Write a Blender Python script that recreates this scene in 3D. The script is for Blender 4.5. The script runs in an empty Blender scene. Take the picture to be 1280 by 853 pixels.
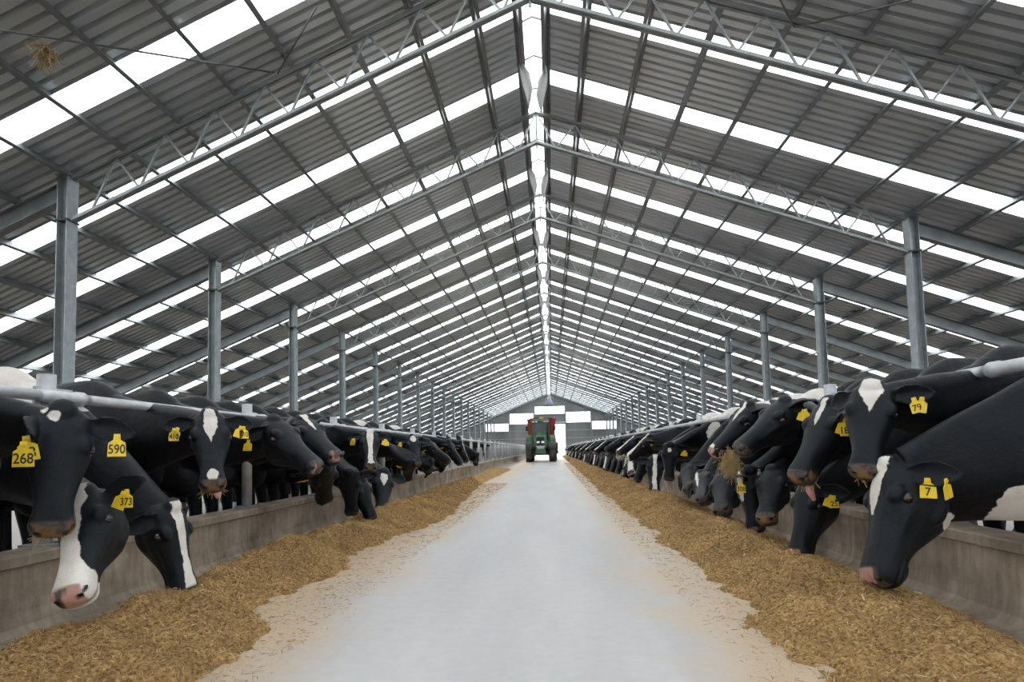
import bpy, math, random
import numpy as np
from mathutils import Matrix, Vector

S = bpy.context.scene
COL = S.collection
rng = np.random.default_rng(7)
random.seed(7)

# ------------------------------------------------------------------ camera, world, exposure
CAM = np.array([0.1204, 0.0, 0.92])
YAW, PITCH, ROLL, FPX, PX, PY = 0.1112, 0.0591, 0.0216, 720.0, -32.063, 94.1183
_r = np.array([math.cos(YAW), math.sin(YAW), 0]); _d = np.array([-math.sin(YAW), math.cos(YAW), 0]); _u = np.array([0, 0, 1.0])
FWD = _d*math.cos(PITCH) + _u*math.sin(PITCH); _u2 = -_d*math.sin(PITCH) + _u*math.cos(PITCH)
RGT = _r*math.cos(ROLL) - _u2*math.sin(ROLL); UPV = _r*math.sin(ROLL) + _u2*math.cos(ROLL)
cd = bpy.data.cameras.new('camera'); cam = bpy.data.objects.new('camera', cd); COL.objects.link(cam)
cd.sensor_width = 36; cd.lens = FPX/1280*36; cd.shift_x = -PX/1280; cd.shift_y = PY/1280
cd.clip_start = 0.05; cd.clip_end = 600
M = Matrix.Identity(4)
for i in range(3):
    M[i][0] = RGT[i]; M[i][1] = UPV[i]; M[i][2] = -FWD[i]; M[i][3] = CAM[i]
cam.matrix_world = M
S.camera = cam
w = bpy.data.worlds.new('overcast_sky'); S.world = w; w.use_nodes = True
bg = w.node_tree.nodes['Background']; bg.inputs[0].default_value = (1.0, 0.99, 0.97, 1); bg.inputs[1].default_value = 4.2
S.view_settings.view_transform = 'Standard'; S.view_settings.look = 'None'; S.view_settings.gamma = 1
S.view_settings.use_curve_mapping = False; S.view_settings.exposure = 0.62
S.cycles.use_denoising = True; S.cycles.max_bounces = 8; S.cycles.diffuse_bounces = 5; S.cycles.transparent_max_bounces = 16
S.cycles.caustics_reflective = False; S.cycles.caustics_refractive = False; S.cycles.sample_clamp_indirect = 6


def ray(u, v):
    return RGT*(u-640-PX)/FPX - UPV*(v-426.5-PY)/FPX + FWD
def on(u, v, axis, val):
    d = ray(u, v); return CAM + (val-CAM[axis])/d[axis]*d

# ------------------------------------------------------------------ materials
def mat(name, color, rough=0.5, metal=0.0, spec=0.5):
    m = bpy.data.materials.new(name); m.use_nodes = True
    b = m.node_tree.nodes['Principled BSDF']
    b.inputs['Base Color'].default_value = (*color, 1); b.inputs['Roughness'].default_value = rough
    b.inputs['Metallic'].default_value = metal; b.inputs['Specular IOR Level'].default_value = spec
    return m
def nd(m, t, **kw):
    n = m.node_tree.nodes.new(t)
    for k, v in kw.items(): setattr(n, k, v)
    return n
def lk(m, a, b): m.node_tree.links.new(a, b)
def bsdf(m): return m.node_tree.nodes['Principled BSDF']
def ramp(m, stops):
    r = nd(m, 'ShaderNodeValToRGB'); e = r.color_ramp.elements
    while len(e) < len(stops): e.new(0.5)
    for x, (p, c) in zip(e, stops): x.position = p; x.color = (*c, 1)
    return r
def noise(m, scale, detail=4, vec=None, rough=0.55):
    n = nd(m, 'ShaderNodeTexNoise'); n.inputs['Scale'].default_value = scale; n.inputs['Detail'].default_value = detail
    n.inputs['Roughness'].default_value = rough
    if vec is not None: lk(m, vec, n.inputs['Vector'])
    return n
def coords(m, scale=(1, 1, 1)):
    t = nd(m, 'ShaderNodeTexCoord'); mp = nd(m, 'ShaderNodeMapping'); mp.inputs['Scale'].default_value = scale
    lk(m, t.outputs['Object'], mp.inputs['Vector']); return mp.outputs['Vector']
def mottled(name, stops, scale, rough=0.5, metal=0.0, stretch=(1, 1, 1), bump=0.0, spec=0.5, detail=5):
    m = mat(name, stops[0][1], rough, metal, spec); v = coords(m, stretch)
    n = noise(m, scale, detail, v); r = ramp(m, stops); lk(m, n.outputs['Fac'], r.inputs['Fac']); lk(m, r.outputs['Color'], bsdf(m).inputs['Base Color'])
    if bump:
        b = nd(m, 'ShaderNodeBump'); b.inputs['Strength'].default_value = bump; b.inputs['Distance'].default_value = 0.01
        n2 = noise(m, scale*6, 4, v); lk(m, n2.outputs['Fac'], b.inputs['Height']); lk(m, b.outputs['Normal'], bsdf(m).inputs['Normal'])
    return m
def math_node(m, op, a, b=None, clamp=False):
    n = nd(m, 'ShaderNodeMath', operation=op, use_clamp=clamp)
    for i, x in enumerate((a, b)):
        if x is None: continue
        if isinstance(x, (int, float)): n.inputs[i].default_value = x
        else: lk(m, x, n.inputs[i])
    return n.outputs[0]
def smooth(m, x, lo, hi):
    n = nd(m, 'ShaderNodeMapRange', interpolation_type='SMOOTHSTEP'); lk(m, x, n.inputs[0])
    n.inputs[1].default_value = lo; n.inputs[2].default_value = hi; return n.outputs[0]
def mix(m, f, a, b):
    n = nd(m, 'ShaderNodeMix', data_type='RGBA')
    if isinstance(f, (int, float)): n.inputs[0].default_value = f
    else: lk(m, f, n.inputs[0])
    for i, x in ((6, a), (7, b)):
        if isinstance(x, tuple): n.inputs[i].default_value = (*x, 1)
        else: lk(m, x, n.inputs[i])
    return n.outputs[2]

MT = {}
MT['galv'] = mottled('galvanised_steel', [(0.3, (0.30, 0.34, 0.36)), (0.7, (0.44, 0.49, 0.51))], 9, 0.42, 0.35, bump=0.05)
MT['galv_light'] = mottled('galvanised_pipe', [(0.3, (0.40, 0.43, 0.46)), (0.7, (0.62, 0.65, 0.68))], 14, 0.38, 0.4, bump=0.05)
MT['purlin'] = mottled('purlin_steel', [(0.3, (0.20, 0.22, 0.225)), (0.7, (0.30, 0.32, 0.33))], 3, 0.38, 0.45)
MT['truss'] = mottled('truss_steel', [(0.3, (0.27, 0.30, 0.31)), (0.7, (0.40, 0.43, 0.44))], 6, 0.45, 0.35)
MT['sheet'] = mottled('roof_sheet', [(0.3, (0.66, 0.70, 0.73)), (0.7, (0.76, 0.80, 0.83))], 0.9, 0.40, 0.55, (0.3, 1.6, 1), 0.0, 0.3)
MT['wallsheet'] = mottled('wall_sheet', [(0.25, (0.26, 0.28, 0.29)), (0.75, (0.42, 0.44, 0.45))], 0.8, 0.55, 0.2, (1, 1, 0.35))
MT['flap'] = mat('ridge_flap_plastic', (0.60, 0.61, 0.62), 0.5)
MT['net'] = mottled('blue_grey_net', [(0.4, (0.36, 0.38, 0.46)), (0.6, (0.52, 0.54, 0.62))], 6, 0.7)
MT['rod'] = mat('brace_rod_steel', (0.16, 0.165, 0.17), 0.5, 0.5)
MT['yellow'] = mottled('yellow_tag_plastic', [(0.35, (0.80, 0.56, 0.02)), (0.7, (0.90, 0.68, 0.04))], 30, 0.42)
MT['orange'] = mat('orange_tag_plastic', (0.75, 0.14, 0.02), 0.45)
MT['green_tag'] = mat('green_tag_plastic', (0.02, 0.45, 0.12), 0.45)
MT['ink'] = mat('tag_ink', (0.03, 0.025, 0.02), 0.6)
MT['eye'] = mat('eye_dark', (0.012, 0.010, 0.012), 0.06, 0, 0.7)
MT['eyewhite'] = mat('eye_white', (0.45, 0.32, 0.28), 0.2)
MT['tongue'] = mottled('tongue_pink', [(0.3, (0.62, 0.30, 0.30)), (0.7, (0.75, 0.42, 0.40))], 20, 0.35)
MT['tyre'] = mottled('tyre_rubber', [(0.3, (0.035, 0.035, 0.036)), (0.7, (0.09, 0.085, 0.08))], 8, 0.8)
MT['green'] = mottled('tractor_green', [(0.3, (0.035, 0.13, 0.05)), (0.7, (0.05, 0.17, 0.07))], 3, 0.3)
MT['black'] = mat('black_plastic', (0.02, 0.02, 0.022), 0.5)
MT['dark'] = mat('dark_metal', (0.05, 0.052, 0.055), 0.5, 0.3)
MT['glass'] = mat('cab_glass', (0.10, 0.13, 0.14), 0.05, 0, 0.8)
MT['lampglass'] = mat('headlamp_glass', (0.75, 0.78, 0.8), 0.12, 0.2)
MT['rim'] = mat('rim_yellow', (0.75, 0.55, 0.05), 0.4)
MT['red'] = mottled('wagon_red', [(0.3, (0.22, 0.014, 0.013)), (0.7, (0.32, 0.025, 0.022))], 2, 0.45)
MT['beacon'] = mat('amber_sign', (0.85, 0.55, 0.03), 0.4)
MT['straw'] = mottled('straw', [(0.3, (0.30, 0.20, 0.09)), (0.7, (0.52, 0.38, 0.18))], 18, 0.8)
MT['ground'] = mottled('outside_ground', [(0.3, (0.20, 0.21, 0.18)), (0.7, (0.27, 0.27, 0.24))], 0.3, 0.9)

def translucent(name, tint, t):
    m = bpy.data.materials.new(name); m.use_nodes = True; nt = m.node_tree
    b = bsdf(m); b.inputs['Base Color'].default_value = (0.8, 0.82, 0.82, 1); b.inputs['Roughness'].default_value = 0.5
    tr = nd(m, 'ShaderNodeBsdfTransparent'); tr.inputs[0].default_value = (*tint, 1)
    mx = nd(m, 'ShaderNodeMixShader'); mx.inputs[0].default_value = 1-t
    lk(m, tr.outputs[0], mx.inputs[1]); lk(m, b.outputs[0], mx.inputs[2]); lk(m, mx.outputs[0], nt.nodes['Material Output'].inputs[0])
    return m
MT['skylight'] = translucent('clear_roof_sheet', (0.96, 0.98, 1.0), 0.86)
MT['windowpane'] = translucent('wall_light_panel', (0.97, 0.98, 1.0), 0.8)

def floor_material():
    m = mat('aisle_concrete', (0.5, 0.5, 0.5), 0.42); v = coords(m)
    sx = nd(m, 'ShaderNodeSeparateXYZ'); lk(m, v, sx.inputs[0]); X, Y = sx.outputs[0], sx.outputs[1]
    v2 = coords(m, (2.2, 0.35, 1)); n1 = noise(m, 0.9, 6, v2); n2 = noise(m, 14, 5, v); n3 = noise(m, 1.3, 5, v, 0.65)
    r = ramp(m, [(0.3, (0.44, 0.447, 0.457)), (0.7, (0.55, 0.553, 0.56))]); lk(m, n1.outputs['Fac'], r.inputs['Fac'])
    fine = ramp(m, [(0.25, (0.85, 0.85, 0.85)), (0.6, (1, 1, 1))]); lk(m, n2.outputs['Fac'], fine.inputs['Fac'])
    mm = nd(m, 'ShaderNodeMix', data_type='RGBA', blend_type='MULTIPLY'); mm.inputs[0].default_value = 0.5
    lk(m, r.outputs['Color'], mm.inputs[6]); lk(m, fine.outputs['Color'], mm.inputs[7]); base = mm.outputs[2]
    wob = math_node(m, 'MULTIPLY', math_node(m, 'SUBTRACT', n3.outputs['Fac'], 0.5), 1.5)
    # tan feed dust fading from the heaps into the aisle, dirt by the curbs
    offc = math_node(m, 'ABSOLUTE', math_node(m, 'ADD', X, 0.17))
    side = math_node(m, 'ADD', offc, wob)
    dust = math_node(m, 'MULTIPLY', smooth(m, side, 0.55, 1.35), 0.75)
    c1 = mix(m, dust, base, (0.58, 0.43, 0.26))
    speck = noise(m, 70, 3, v, 0.7)
    sp = math_node(m, 'MULTIPLY', smooth(m, speck.outputs['Fac'], 0.60, 0.72), smooth(m, side, 0.5, 1.5))
    c2 = mix(m, sp, c1, (0.28, 0.17, 0.07))
    dirt = smooth(m, math_node(m, 'ADD', offc, math_node(m, 'MULTIPLY', wob, 0.15)), 1.8, 2.15)
    dn = ramp(m, [(0.3, (0.17, 0.135, 0.10)), (0.7, (0.33, 0.27, 0.21))]); lk(m, noise(m, 5, 6, v, 0.7).outputs['Fac'], dn.inputs['Fac'])
    c3 = mix(m, dirt, c2, dn.outputs['Color'])
    barn = smooth(m, offc, 2.75, 2.85)
    c4 = mix(m, barn, c3, (0.13, 0.11, 0.09))
    lk(m, c4, bsdf(m).inputs['Base Color'])
    b = nd(m, 'ShaderNodeBump'); b.inputs['Strength'].default_value = 0.15; b.inputs['Distance'].default_value = 0.01
    lk(m, n2.outputs['Fac'], b.inputs['Height']); lk(m, b.outputs['Normal'], bsdf(m).inputs['Normal'])
    return m
MT['floor'] = floor_material()

def curb_material():
    m = mat('stained_concrete', (0.3, 0.27, 0.24), 0.75); v = coords(m, (1, 1, 1)); vs = coords(m, (1, 7, 1.0))
    a = noise(m, 2.2, 6, v, 0.65); s = noise(m, 3.0, 5, vs, 0.6)
    r1 = ramp(m, [(0.32, (0.17, 0.14, 0.11)), (0.7, (0.52, 0.45, 0.37))]); lk(m, a.outputs['Fac'], r1.inputs['Fac'])
    r2 = ramp(m, [(0.35, (0.72, 0.70, 0.68)), (0.65, (1.05, 1.03, 1.0))]); lk(m, s.outputs['Fac'], r2.inputs['Fac'])
    mm = nd(m, 'ShaderNodeMix', data_type='RGBA', blend_type='MULTIPLY'); mm.inputs[0].default_value = 0.9
    lk(m, r1.outputs['Color'], mm.inputs[6]); lk(m, r2.outputs['Color'], mm.inputs[7]); lk(m, mm.outputs[2], bsdf(m).inputs['Base Color'])
    b = nd(m, 'ShaderNodeBump'); b.inputs['Strength'].default_value = 0.35; b.inputs['Distance'].default_value = 0.01
    lk(m, noise(m, 40, 5, v).outputs['Fac'], b.inputs['Height']); lk(m, b.outputs['Normal'], bsdf(m).inputs['Normal'])
    return m
MT['curb'] = curb_material()

def feed_material():
    m = mat('chopped_feed', (0.3, 0.2, 0.1), 0.9, 0, 0.2); v = coords(m)
    a = noise(m, 55, 5, v, 0.7); l = noise(m, 2.5, 4, v)
    r = ramp(m, [(0.34, (0.13, 0.072, 0.026)), (0.5, (0.42, 0.265, 0.11)), (0.68, (0.70, 0.51, 0.26))]); lk(m, a.outputs['Fac'], r.inputs['Fac'])
    r2 = ramp(m, [(0.35, (0.75, 0.72, 0.7)), (0.65, (1.1, 1.08, 1.05))]); lk(m, l.outputs['Fac'], r2.inputs['Fac'])
    at = nd(m, 'ShaderNodeAttribute', attribute_name='tone')
    r3 = ramp(m, [(0.0, (0.22, 0.125, 0.045)), (0.5, (0.50, 0.335, 0.145)), (0.9, (0.70, 0.52, 0.27)), (1.0, (0.86, 0.78, 0.58))]); lk(m, at.outputs['Fac'], r3.inputs['Fac'])
    isf = smooth(m, at.outputs['Fac'], -0.1, 0.0)
    c = mix(m, isf, r.outputs['Color'], r3.outputs['Color'])
    mm = nd(m, 'ShaderNodeMix', data_type='RGBA', blend_type='MULTIPLY'); mm.inputs[0].default_value = 0.8
    lk(m, c, mm.inputs[6]); lk(m, r2.outputs['Color'], mm.inputs[7]); lk(m, mm.outputs[2], bsdf(m).inputs['Base Color'])
    b = nd(m, 'ShaderNodeBump'); b.inputs['Strength'].default_value = 0.8; b.inputs['Distance'].default_value = 0.02
    lk(m, a.outputs['Fac'], b.inputs['Height']); lk(m, b.outputs['Normal'], bsdf(m).inputs['Normal'])
    return m
MT['feed'] = feed_material()

def coat_material():
    m = mat('cow_coat', (0.01, 0.01, 0.012), 0.40, 0, 0.27); bsdf(m).inputs['Specular Tint'].default_value = (0.8, 0.9, 1.0, 1); v = coords(m)
    def attr(n): return nd(m, 'ShaderNodeAttribute', attribute_name=n).outputs['Fac']
    n = noise(m, 38, 4, v, 0.65); wob = math_node(m, 'MULTIPLY', math_node(m, 'SUBTRACT', n.outputs['Fac'], 0.5), 0.022)
    wf = smooth(m, math_node(m, 'ADD', attr('white'), wob), -0.003, 0.004)
    blk = ramp(m, [(0.3, (0.0022, 0.0028, 0.0042)), (0.7, (0.006, 0.0075, 0.011))]); lk(m, noise(m, 7, 4, v).outputs['Fac'], blk.inputs['Fac'])
    wht = ramp(m, [(0.3, (0.66, 0.62, 0.56)), (0.6, (0.80, 0.78, 0.75))]); lk(m, noise(m, 9, 5, v).outputs['Fac'], wht.inputs['Fac'])
    c = mix(m, wf, blk.outputs['Color'], wht.outputs['Color'])
    sk = ramp(m, [(0.35, (0.045, 0.038, 0.036)), (0.65, (0.11, 0.085, 0.075))]); lk(m, noise(m, 45, 4, v).outputs['Fac'], sk.inputs['Fac'])
    c = mix(m, attr('skin'), c, sk.outputs['Color'])
    c = mix(m, attr('pink'), c, (0.46, 0.26, 0.22))
    c = mix(m, attr('feedy'), c, (0.22, 0.13, 0.055))
    c = mix(m, attr('hole'), c, (0.006, 0.005, 0.005))
    lk(m, c, bsdf(m).inputs['Base Color'])
    b = nd(m, 'ShaderNodeBump'); b.inputs['Strength'].default_value = 0.55; b.inputs['Distance'].default_value = 0.006
    hair = coords(m, (0.5, 1.6, 0.6)); vs = noise(m, 190, 4, hair, 0.7); wr = noise(m, 22, 3, v, 0.55)
    lk(m, math_node(m, 'ADD', vs.outputs['Fac'], math_node(m, 'MULTIPLY', wr.outputs['Fac'], 1.6)), b.inputs['Height']); lk(m, b.outputs['Normal'], bsdf(m).inputs['Normal'])
    lk(m, math_node(m, 'SUBTRACT', 0.40, math_node(m, 'MULTIPLY', attr('skin'), 0.14)), bsdf(m).inputs['Roughness'])
    bsdf(m).inputs['Sheen Weight'].default_value = 0.0; bsdf(m).inputs['Sheen Roughness'].default_value = 0.4
    return m
MT['coat'] = coat_material()

# ------------------------------------------------------------------ mesh helpers
class MB:
    def __init__(s): s.v = []; s.f = []; s.n = 0
    def add(s, V, F):
        V = np.asarray(V, float).reshape(-1, 3); s.v.append(V); s.f += [tuple(int(i)+s.n for i in f) for f in F]; s.n += len(V); return s
    def box(s, c, d, R=None, taper=None):
        V = np.array([[x, y, z] for x in (-.5, .5) for y in (-.5, .5) for z in (-.5, .5)])*np.array(d, float)
        if taper: V[V[:, 2] > 0, :2] *= taper
        if R is not None: V = V @ np.asarray(R).T
        return s.add(V+np.array(c, float), [(0, 1, 3, 2), (4, 6, 7, 5), (0, 4, 5, 1), (2, 3, 7, 6), (0, 2, 6, 4), (1, 5, 7, 3)])
    def bar(s, a, b, wd, ht, up=(0, 0, 1)):
        a, b = np.array(a, float), np.array(b, float); t = b-a; L = np.linalg.norm(t); t /= L
        u = np.array(up, float); u = u-t*(u@t)
        if np.linalg.norm(u) < 1e-4: u = np.array([1., 0, 0]); u -= t*(u@t)
        u /= np.linalg.norm(u); r = np.cross(t, u)
        return s.box((a+b)/2, (wd, L, ht), np.stack([r, t, u], 1))
    def tube(s, pts, rad, n=10, cap=True):
        P = np.array(pts, float); k = len(P); rad = np.broadcast_to(rad, (k,)); T = np.gradient(P, axis=0); T /= np.linalg.norm(T, axis=1)[:, None]
        u = np.array([0.13, 0.27, 1.0]); u -= T[0]*(u@T[0])
        if np.linalg.norm(u) < .2: u = np.array([1., 0, 0])
        R = []
        for i in range(k):
            u = u-T[i]*(u@T[i]); u /= np.linalg.norm(u); w_ = np.cross(T[i], u)
            a = np.arange(n)/n*2*math.pi
            R.append(P[i]+rad[i]*(np.cos(a)[:, None]*u+np.sin(a)[:, None]*w_))
        return s.loft(R, cap)
    def loft(s, rings, cap=True):
        n = len(rings[0]); k = len(rings); V = np.concatenate(rings); F = []
        for i in range(k-1):
            for j in range(n):
                j2 = (j+1) % n; F.append((i*n+j, i*n+j2, (i+1)*n+j2, (i+1)*n+j))
        if cap:
            V = np.concatenate([V, [rings[0].mean(0)], [rings[-1].mean(0)]])
            for j in range(n):
                j2 = (j+1) % n; F.append((k*n, j2, j)); F.append((k*n+1, (k-1)*n+j, (k-1)*n+j2))
        return s.add(V, F)
    def lathe(s, prof, c, axis='x', n=28):
        a = np.arange(n)/n*2*math.pi; R = []
        for r, h in prof:
            q = np.stack([r*np.cos(a), r*np.sin(a), np.full(n, h)], 1)
            if axis == 'x': q = q[:, [2, 0, 1]]
            elif axis == 'y': q = q[:, [1, 2, 0]]
            R.append(q+np.array(c, float))
        return s.loft(R)
    def ell(s, c, r, n=14, R=None):
        rings = []
        for i in range(1, n):
            p = math.pi*i/n; a = np.arange(n*2)/(n*2)*2*math.pi
            q = np.stack([math.sin(p)*np.cos(a), math.sin(p)*np.sin(a), np.full(n*2, math.cos(p))], 1)*np.array(r, float)
            if R is not None: q = q @ np.asarray(R).T
            rings.append(q+np.array(c, float))
        return s.loft(rings)
    def prism(s, poly, a, b):
        """poly: list of 3-D points, swept by vector from a to b offsets"""
        P = np.array(poly, float); n = len(P); V = np.concatenate([P+np.array(a, float), P+np.array(b, float)])
        F = [tuple(range(n-1, -1, -1)), tuple(range(n, 2*n))]+[(j, (j+1) % n, n+(j+1) % n, n+j) for j in range(n)]
        return s.add(V, F)
    def mesh(s, name):
        me = bpy.data.meshes.new(name); V = np.concatenate(s.v)
        me.from_pydata(V.tolist(), [], s.f); me.update(); return me
    def build(s, name, m, parent=None, smooth=False, bevel=0):
        me = s.mesh(name); me.materials.append(m)
        o = bpy.data.objects.new(name, me); COL.objects.link(o)
        if parent is not None: o.parent = parent
        fix_normals(me)
        if smooth: me.polygons.foreach_set('use_smooth', [True]*len(me.polygons))
        if bevel:
            b = o.modifiers.new('bevel', 'BEVEL'); b.width = bevel; b.segments = 2; b.limit_method = 'ANGLE'
        return o
import bmesh
def fix_normals(me):
    if len(me.polygons) > 60000: return
    bm = bmesh.new(); bm.from_mesh(me); bmesh.ops.recalc_face_normals(bm, faces=bm.faces); bm.to_mesh(me); bm.free()
def tag(o, label=None, cat=None, group=None, kind=None):
    for k, v in (('label', label), ('category', cat), ('group', group), ('kind', kind)):
        if v: o[k] = v
    return o
def empty(name, loc, rz=0.0):
    o = bpy.data.objects.new(name, None); COL.objects.link(o); o.location = loc; o.rotation_euler = (0, 0, rz); o.empty_display_size = .2; return o
ORD = ['first', 'second', 'third', 'fourth', 'fifth', 'sixth', 'seventh', 'eighth', 'ninth', 'tenth', 'eleventh', 'twelfth', 'thirteenth', 'fourteenth', 'fifteenth', 'sixteenth',
       'seventeenth', 'eighteenth', 'nineteenth', 'twentieth']
def nth(i):
    if i < 20: return ORD[i]
    t = {2: 'twenty', 3: 'thirty', 4: 'forty', 5: 'fifty', 6: 'sixty', 7: 'seventy'}[(i+1)//10]
    return {2: 'twentieth', 3: 'thirtieth', 4: 'fortieth', 5: 'fiftieth', 6: 'sixtieth', 7: 'seventieth'}[(i+1)//10] if (i+1) % 10 == 0 else t+'-'+ORD[(i+1) % 10-1]
def vnoise(x, y, seed=0):
    xi, yi = np.floor(x).astype(int), np.floor(y).astype(int); fx, fy = x-xi, y-yi
    def h(a, b):
        k = (a*374761393+b*668265263+seed*69069) & 0xffffffff; k = ((k ^ (k >> 13))*1274126177) & 0xffffffff
        return ((k ^ (k >> 16)) & 0xffff)/65535.0
    sx, sy = fx*fx*(3-2*fx), fy*fy*(3-2*fy)
    return (h(xi, yi)*(1-sx)+h(xi+1, yi)*sx)*(1-sy)+(h(xi, yi+1)*(1-sx)+h(xi+1, yi+1)*sx)*sy
def fbm(x, y, o=4, seed=0):
    s = 0; a = .5
    for k in range(o): s = s+a*vnoise(x*2**k, y*2**k, seed+k*17); a *= .5
    return s/(1-.5**o)

# ------------------------------------------------------------------ the setting
Y0, Y1 = -10.0, 71.98
TS, T1 = 3.6834, 7.4431                 # truss spacing, first truss
WP = 6.76                               # posts either side of the ridge line
SL = 0.392                              # roof slope
ZR = 7.604                              # top chord apex
EAVE = 13.9
XL, XR = -2.69, 2.375                   # faces of the two feed curbs
def zroof(x): return ZR+0.17-SL*abs(x)

fl = MB(); fl.add([(-EAVE, Y0, 0), (EAVE, Y0, 0), (EAVE, Y1+.1, 0), (-EAVE, Y1+.1, 0)], [(0, 1, 2, 3)])
tag(fl.build('floor', MT['floor']), kind='structure')
g = MB(); g.add([(-200, -150, -.04), (200, -150, -.04), (200, 300, -.04), (-200, 300, -.04)], [(0, 1, 2, 3)])
tag(g.build('ground', MT['ground']), kind='structure')

# roof sheets: trapezoidal ribs running down the slope, with gaps for the clear sheets
SKW = 0.47
SKY = []
k = -5
while True:
    for off in (0.97, 2.72):
        c = T1+k*TS+off
        if Y0+.4 < c < Y1-.3: SKY.append(c)
    k += 1
    if k > 18: break
SKY.sort()
def sheet_profile(a, b):
    n = max(1, round((b-a)/0.165)); p = (b-a)/n; ys = []; hs = []
    for i in range(n):
        for f, h in ((0, 0), (.60, 0), (.70, .065), (.90, .065)):
            ys.append(a+(i+f)*p); hs.append(h)
    ys.append(b); hs.append(0); return ys, hs
edges = [Y0]
for c in SKY: edges += [c-SKW/2, c+SKW/2]
edges.append(Y1)
for side, nm in ((-1, 'ceiling_left'), (1, 'ceiling_right')):
    mb = MB()
    for i in range(0, len(edges), 2):
        ys, hs = sheet_profile(edges[i]-.03, edges[i+1]+.03); V = []
        for y, h in zip(ys, hs):
            for x in (0.2, EAVE+.35): V.append((side*x, y, zroof(x)+h))
        F = [(2*j, 2*j+1, 2*j+3, 2*j+2) for j in range(len(ys)-1)]
        mb.add(V, F)
    o = mb.build(nm, MT['sheet']); tag(o, kind='structure')
    sn = 'left' if side < 0 else 'right'
    vis = [c for c in SKY if c > 4.5]
    for c in SKY:
        ys, hs = sheet_profile(c-SKW/2, c+SKW/2); V = []
        for y, h in zip(ys, hs):
            for x in (0.2, EAVE+.35): V.append((side*x, y, zroof(x)+h+.006))
        m_ = MB(); m_.add(V, [(2*j, 2*j+1, 2*j+3, 2*j+2) for j in range(len(ys)-1)])
        so = m_.build('skylight', MT['skylight'])
        lab = f'long white translucent roof sheet, {nth(vis.index(c))} from the front on the {sn} slope' if c in vis else f'white translucent roof sheet behind the camera on the {sn} slope, {nth(SKY.index(c))} from the open end'
        tag(so, lab, 'skylight', f'translucent roof sheets in the {sn} slope')

# ridge: a clear cap on thin arched hoops
rc = MB(); V = []
prof = [(-.27, zroof(.2)-.02), (-.2, zroof(.2)+.12), (0, zroof(.2)+.2), (.2, zroof(.2)+.12), (.27, zroof(.2)-.02)]
for y in (Y0, Y1): V += [(x, y, z) for x, z in prof]
rc.add(V, [(i, i+1, 6+i, 5+i) for i in range(4)])
tag(rc.build('ridge_skylight', MT['skylight']), 'white translucent cap running the whole length of the roof ridge', 'skylight')

def gable(name, y, door, wn=0):
    """corrugated gable with rectangular openings"""
    mb = MB(); rects = [(-1.87, 1.87, 5.29, 6.2), (-5.03, -1.97, 4.12, 5.40), (1.97, 5.05, 4.17, 5.43), (-8.08, -5.06, 3.19, 4.18), (5.08, 8.15, 3.24, 4.21)]
    if door: rects.append((-1.94, 1.94, 0, 3.93))
    xs = sorted({-EAVE, EAVE, 0.0}|{r[0] for r in rects}|{r[1] for r in rects})
    fine = []
    for a, b in zip(xs, xs[1:]):
        n = max(1, round((b-a)/.18)); fine += [(a+(b-a)*i/n, a+(b-a)*(i+1)/n, (a+b)/2) for i in range(n)]
    for a, b, mid in fine:
        zs = [0]; holes = sorted((r[2], r[3]) for r in rects if r[0] < mid < r[1])
        segs = []; z = 0
        for lo, hi in holes:
            if lo > z: segs.append((z, lo))
            z = hi
        segs.append((z, None))
        for lo, hi in segs:
            q = [(a, 0), (a+(b-a)*.6, 0), (a+(b-a)*.7, .03), (a+(b-a)*.9, .03), (b, 0)]
            for (x1, d1), (x2, d2) in zip(q, q[1:]):
                h1 = hi if hi else zroof(x1)-.01; h2 = hi if hi else zroof(x2)-.01
                mb.add([(x1, y+d1, lo), (x2, y+d2, lo), (x2, y+d2, h2), (x1, y+d1, h1)], [(0, 1, 2, 3)])
    tag(mb.build(name, MT['wallsheet']), kind='structure')
    for i, r in enumerate(rects[:5]):
        p = MB(); p.box(((r[0]+r[1])/2, y+.02, (r[2]+r[3])/2), (r[1]-r[0], .012, r[3]-r[2])); tag(p.build(f'window_{i+1+wn}', MT['windowpane']), kind='structure')
gable('wall_back', Y1, True)
gable('wall_front_added', Y0, True, 5)  # unseen gable behind the camera, added to cut frontal fill light
for sx, nm in ((-1, 'wall_left'), (1, 'wall_right')):
    p = MB(); p.box((sx*(EAVE-.05), (Y0+Y1)/2, .7), (.15, Y1-Y0, 1.4)); tag(p.build(nm, MT['wallsheet']), kind='structure')
# gable framing
i = 1
for x in (-8.1, -5.05, -1.92, 1.95, 5.07, 8.17):
    p = MB(); p.box((x, Y1-.14, (zroof(x)-.1)/2), (.2, .18, zroof(x)-.1)); tag(p.build(f'trim_{i}', MT['galv']), kind='structure'); i += 1
for z in (3.2, 2.25, 1.3):
    for a, b in ((-EAVE+.3, -2.05), (2.05, EAVE-.3)):
        if z > zroof(b if abs(b) > abs(a) else a)-.3: a, b = max(a, -11), min(b, 11)
        p = MB(); p.box(((a+b)/2, Y1-.05, z), (b-a, .09, .12)); tag(p.build(f'trim_{i}', MT['galv_light']), kind='structure'); i += 1
for z in (6.3, 5.2):
    p = MB(); p.box((0, Y1-.05, z), (3.6, .09, .1)); tag(p.build(f'trim_{i}', MT['galv']), kind='structure'); i += 1
rs = empty('roller_shutter', (0, Y1-.3, 4.1)); tag(rs, 'light grey rolled-up shutter drum above the far doorway', 'roller shutter')
p = MB(); p.lathe([(.16, -2.0), (.17, -1.99), (.17, 1.99), (.16, 2.0)], (0, 0, .02)); p.build('drum', MT['galv_light'], rs, True)
p = MB(); p.box((-2.02, .05, 0), (.06, .4, .5)); p.box((2.02, .05, 0), (.06, .4, .5)); p.build('end_bracket', MT['galv'], rs)
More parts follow.
